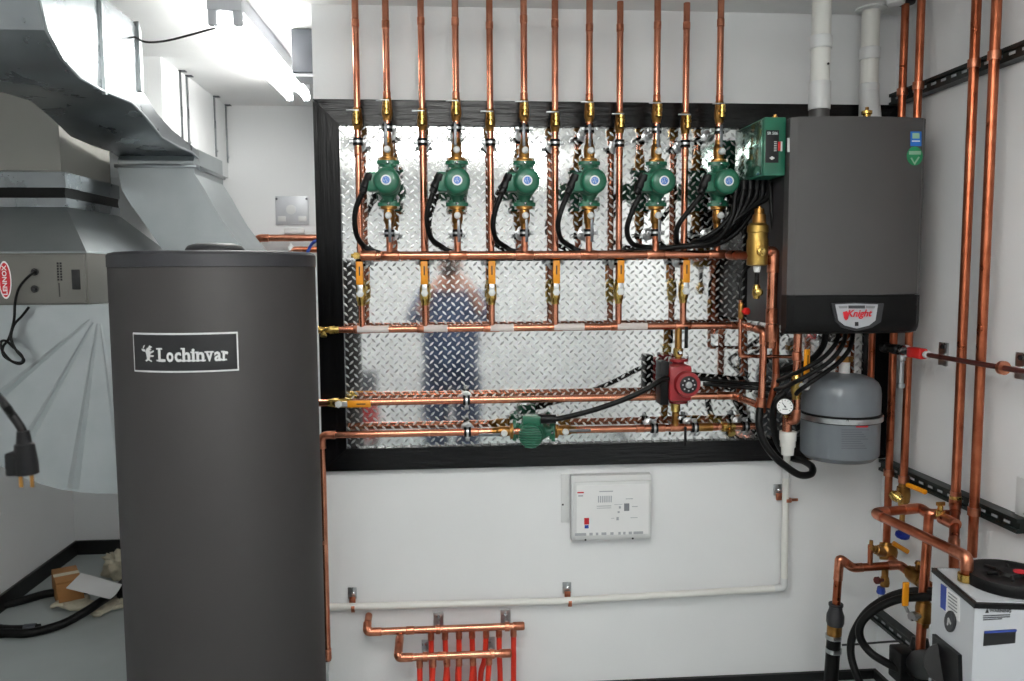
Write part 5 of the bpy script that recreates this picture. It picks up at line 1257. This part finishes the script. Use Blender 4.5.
E_ = [(0, 1), (1, 2), (2, 3), (3, 4), (4, 5), (5, 6), (0, 7), (7, 8), (8, 9), (9, 10), (0, 11), (11, 12), (12, 13), (13, 14), (2, 15), (15, 16), (16, 17), (17, 18), (2, 19), (19, 20), (20, 21), (21, 22)]
body = skinned('body', J, E_, m_skin, pr)
for s in (-1, 1):
    base = V((s * .09, PY0 + .15, 1.50 + .01 * s))
    for k in range(4):
        p0 = base + V((0, .0, .018 - .014 * k)); p1 = p0 + V((-s * .02, .035, .004)); p2 = p1 + V((-s * .035, .008 - .004 * k, -.004)); p3 = p2 + V((-s * .018, -.012, -.004))
        MB().tube(spline([p0, p1, p2, p3], 3), .0085, 8, rr=[.009] * 7 + [.006]).build('finger', m_skin, pr)
    MB().tube(spline([base + V((-s * .0, 0, -.03)), base + V((-s * .03, -.01, -.05)), base + V((-s * .055, .0, -.045))], 3), .010, 8, rr=[.011] * 5 + [.007]).build('thumb', m_skin, pr)
    MB().sph((s * .078, PY0, 1.585), .028, 10, (.4, .7, 1)).build('ear', m_skin, pr)
    MB().sph((s * .03, PY0 + .083, 1.61), .011, 10).build('eye', m_paper, pr)
MB().lathe((0, PY0 + .085, 1.585), V((0, .5, -.3)), [(0, .012), (.012, .013), (.02, .006)], 10).build('nose', m_skin, pr)
MB().tube([(-.022, PY0 + .082, 1.535), (0, PY0 + .088, 1.534), (.022, PY0 + .082, 1.535)], .005, 6).build('mouth', m_redp, pr)
MB().sph((0, PY0 - .018, 1.645), .098, 20, (.88, 1.0, .85)).build('hair', m_hair, pr)
g_ = 1.16
sh_j = [((0, PY0, .74), (.235, .15)), ((0, PY0, 1.08), (.225, .14)), ((0, PY0 - .01, 1.30), (.225, .135)), ((0, PY0 - .01, 1.41), (.085, .08)),
        ((.20, PY0, 1.375), .07), ((.275, PY0 + .05, 1.18), .06), ((.22, PY0 + .10, 1.30), .047), ((-.20, PY0, 1.375), .07), ((-.275, PY0 + .05, 1.18), .06), ((-.22, PY0 + .10, 1.30), .047)]
skinned('shirt', sh_j, [(0, 1), (1, 2), (2, 3), (2, 4), (4, 5), (5, 6), (2, 7), (7, 8), (8, 9)], m_shirt, pr)
skinned('trousers', [((0, PY0, .93), (.17, .125)), ((.11, PY0, .80), .125), ((.115, PY0, .5), .11), ((.115, PY0, .09), .09), ((-.11, PY0, .80), .125), ((-.115, PY0, .5), .11), ((-.115, PY0, .09), .09)],
        [(0, 1), (1, 2), (2, 3), (0, 4), (4, 5), (5, 6)], m_trous, pr)
for s in (-1, 1): MB().box((s * .11, PY0 + .06, .035), (.095, .27, .07), bev=.03).build('shoe', m_blackp, pr)
cmr = thing('photo_camera', 'black camera held to the face of the person', 'camera', (0, -.07, 1.50))
MB().box((0, -.085, 1.545), (.13, .05, .09), bev=.012).build('body', m_blackp, cmr)
MB().lathe((0, -.062, 1.55), Y_, [(0, .034), (.008, .035), (.03, .033), (.034, .032), (.034, .028), (.02, .024), (.02, 0)], 24).build('lens', m_blackp, cmr)
MB().box((0, -.085, 1.60), (.05, .045, .03), bev=.01).build('viewfinder', m_blackp, cmr)
# red tool cart, also only mirrored
tc = thing('tool_cart', 'red tool cart with a dark top box, mirrored left of the person', 'tool cart', (-.78, -1.55, 0))
MB().box((-.78, -1.55, .27), (.24, .3, .36), bev=.008).build('cabinet', m_cart, tc)
for k in range(3): 
    d_ = MB().box((-.78, -1.395, .15 + .115 * k), (.22, .012, .105), bev=.003).build('drawer', m_cart, tc)
    MB().box((-.78, -1.384, .18 + .115 * k), (.14, .012, .012), bev=.003).build('handle', m_steel, d_)
MB().box((-.78, -1.55, .56), (.22, .26, .2), bev=.01).build('top_box', m_darkbox, tc)
for sx_ in (-1, 1):
    for sy_ in (-1, 1): MB().lathe((-.78 + sx_ * .09 - .015, -1.55 + sy_ * .11, .045), X_, [(0, .045), (.03, .045)], 16).build('caster', m_black, tc)
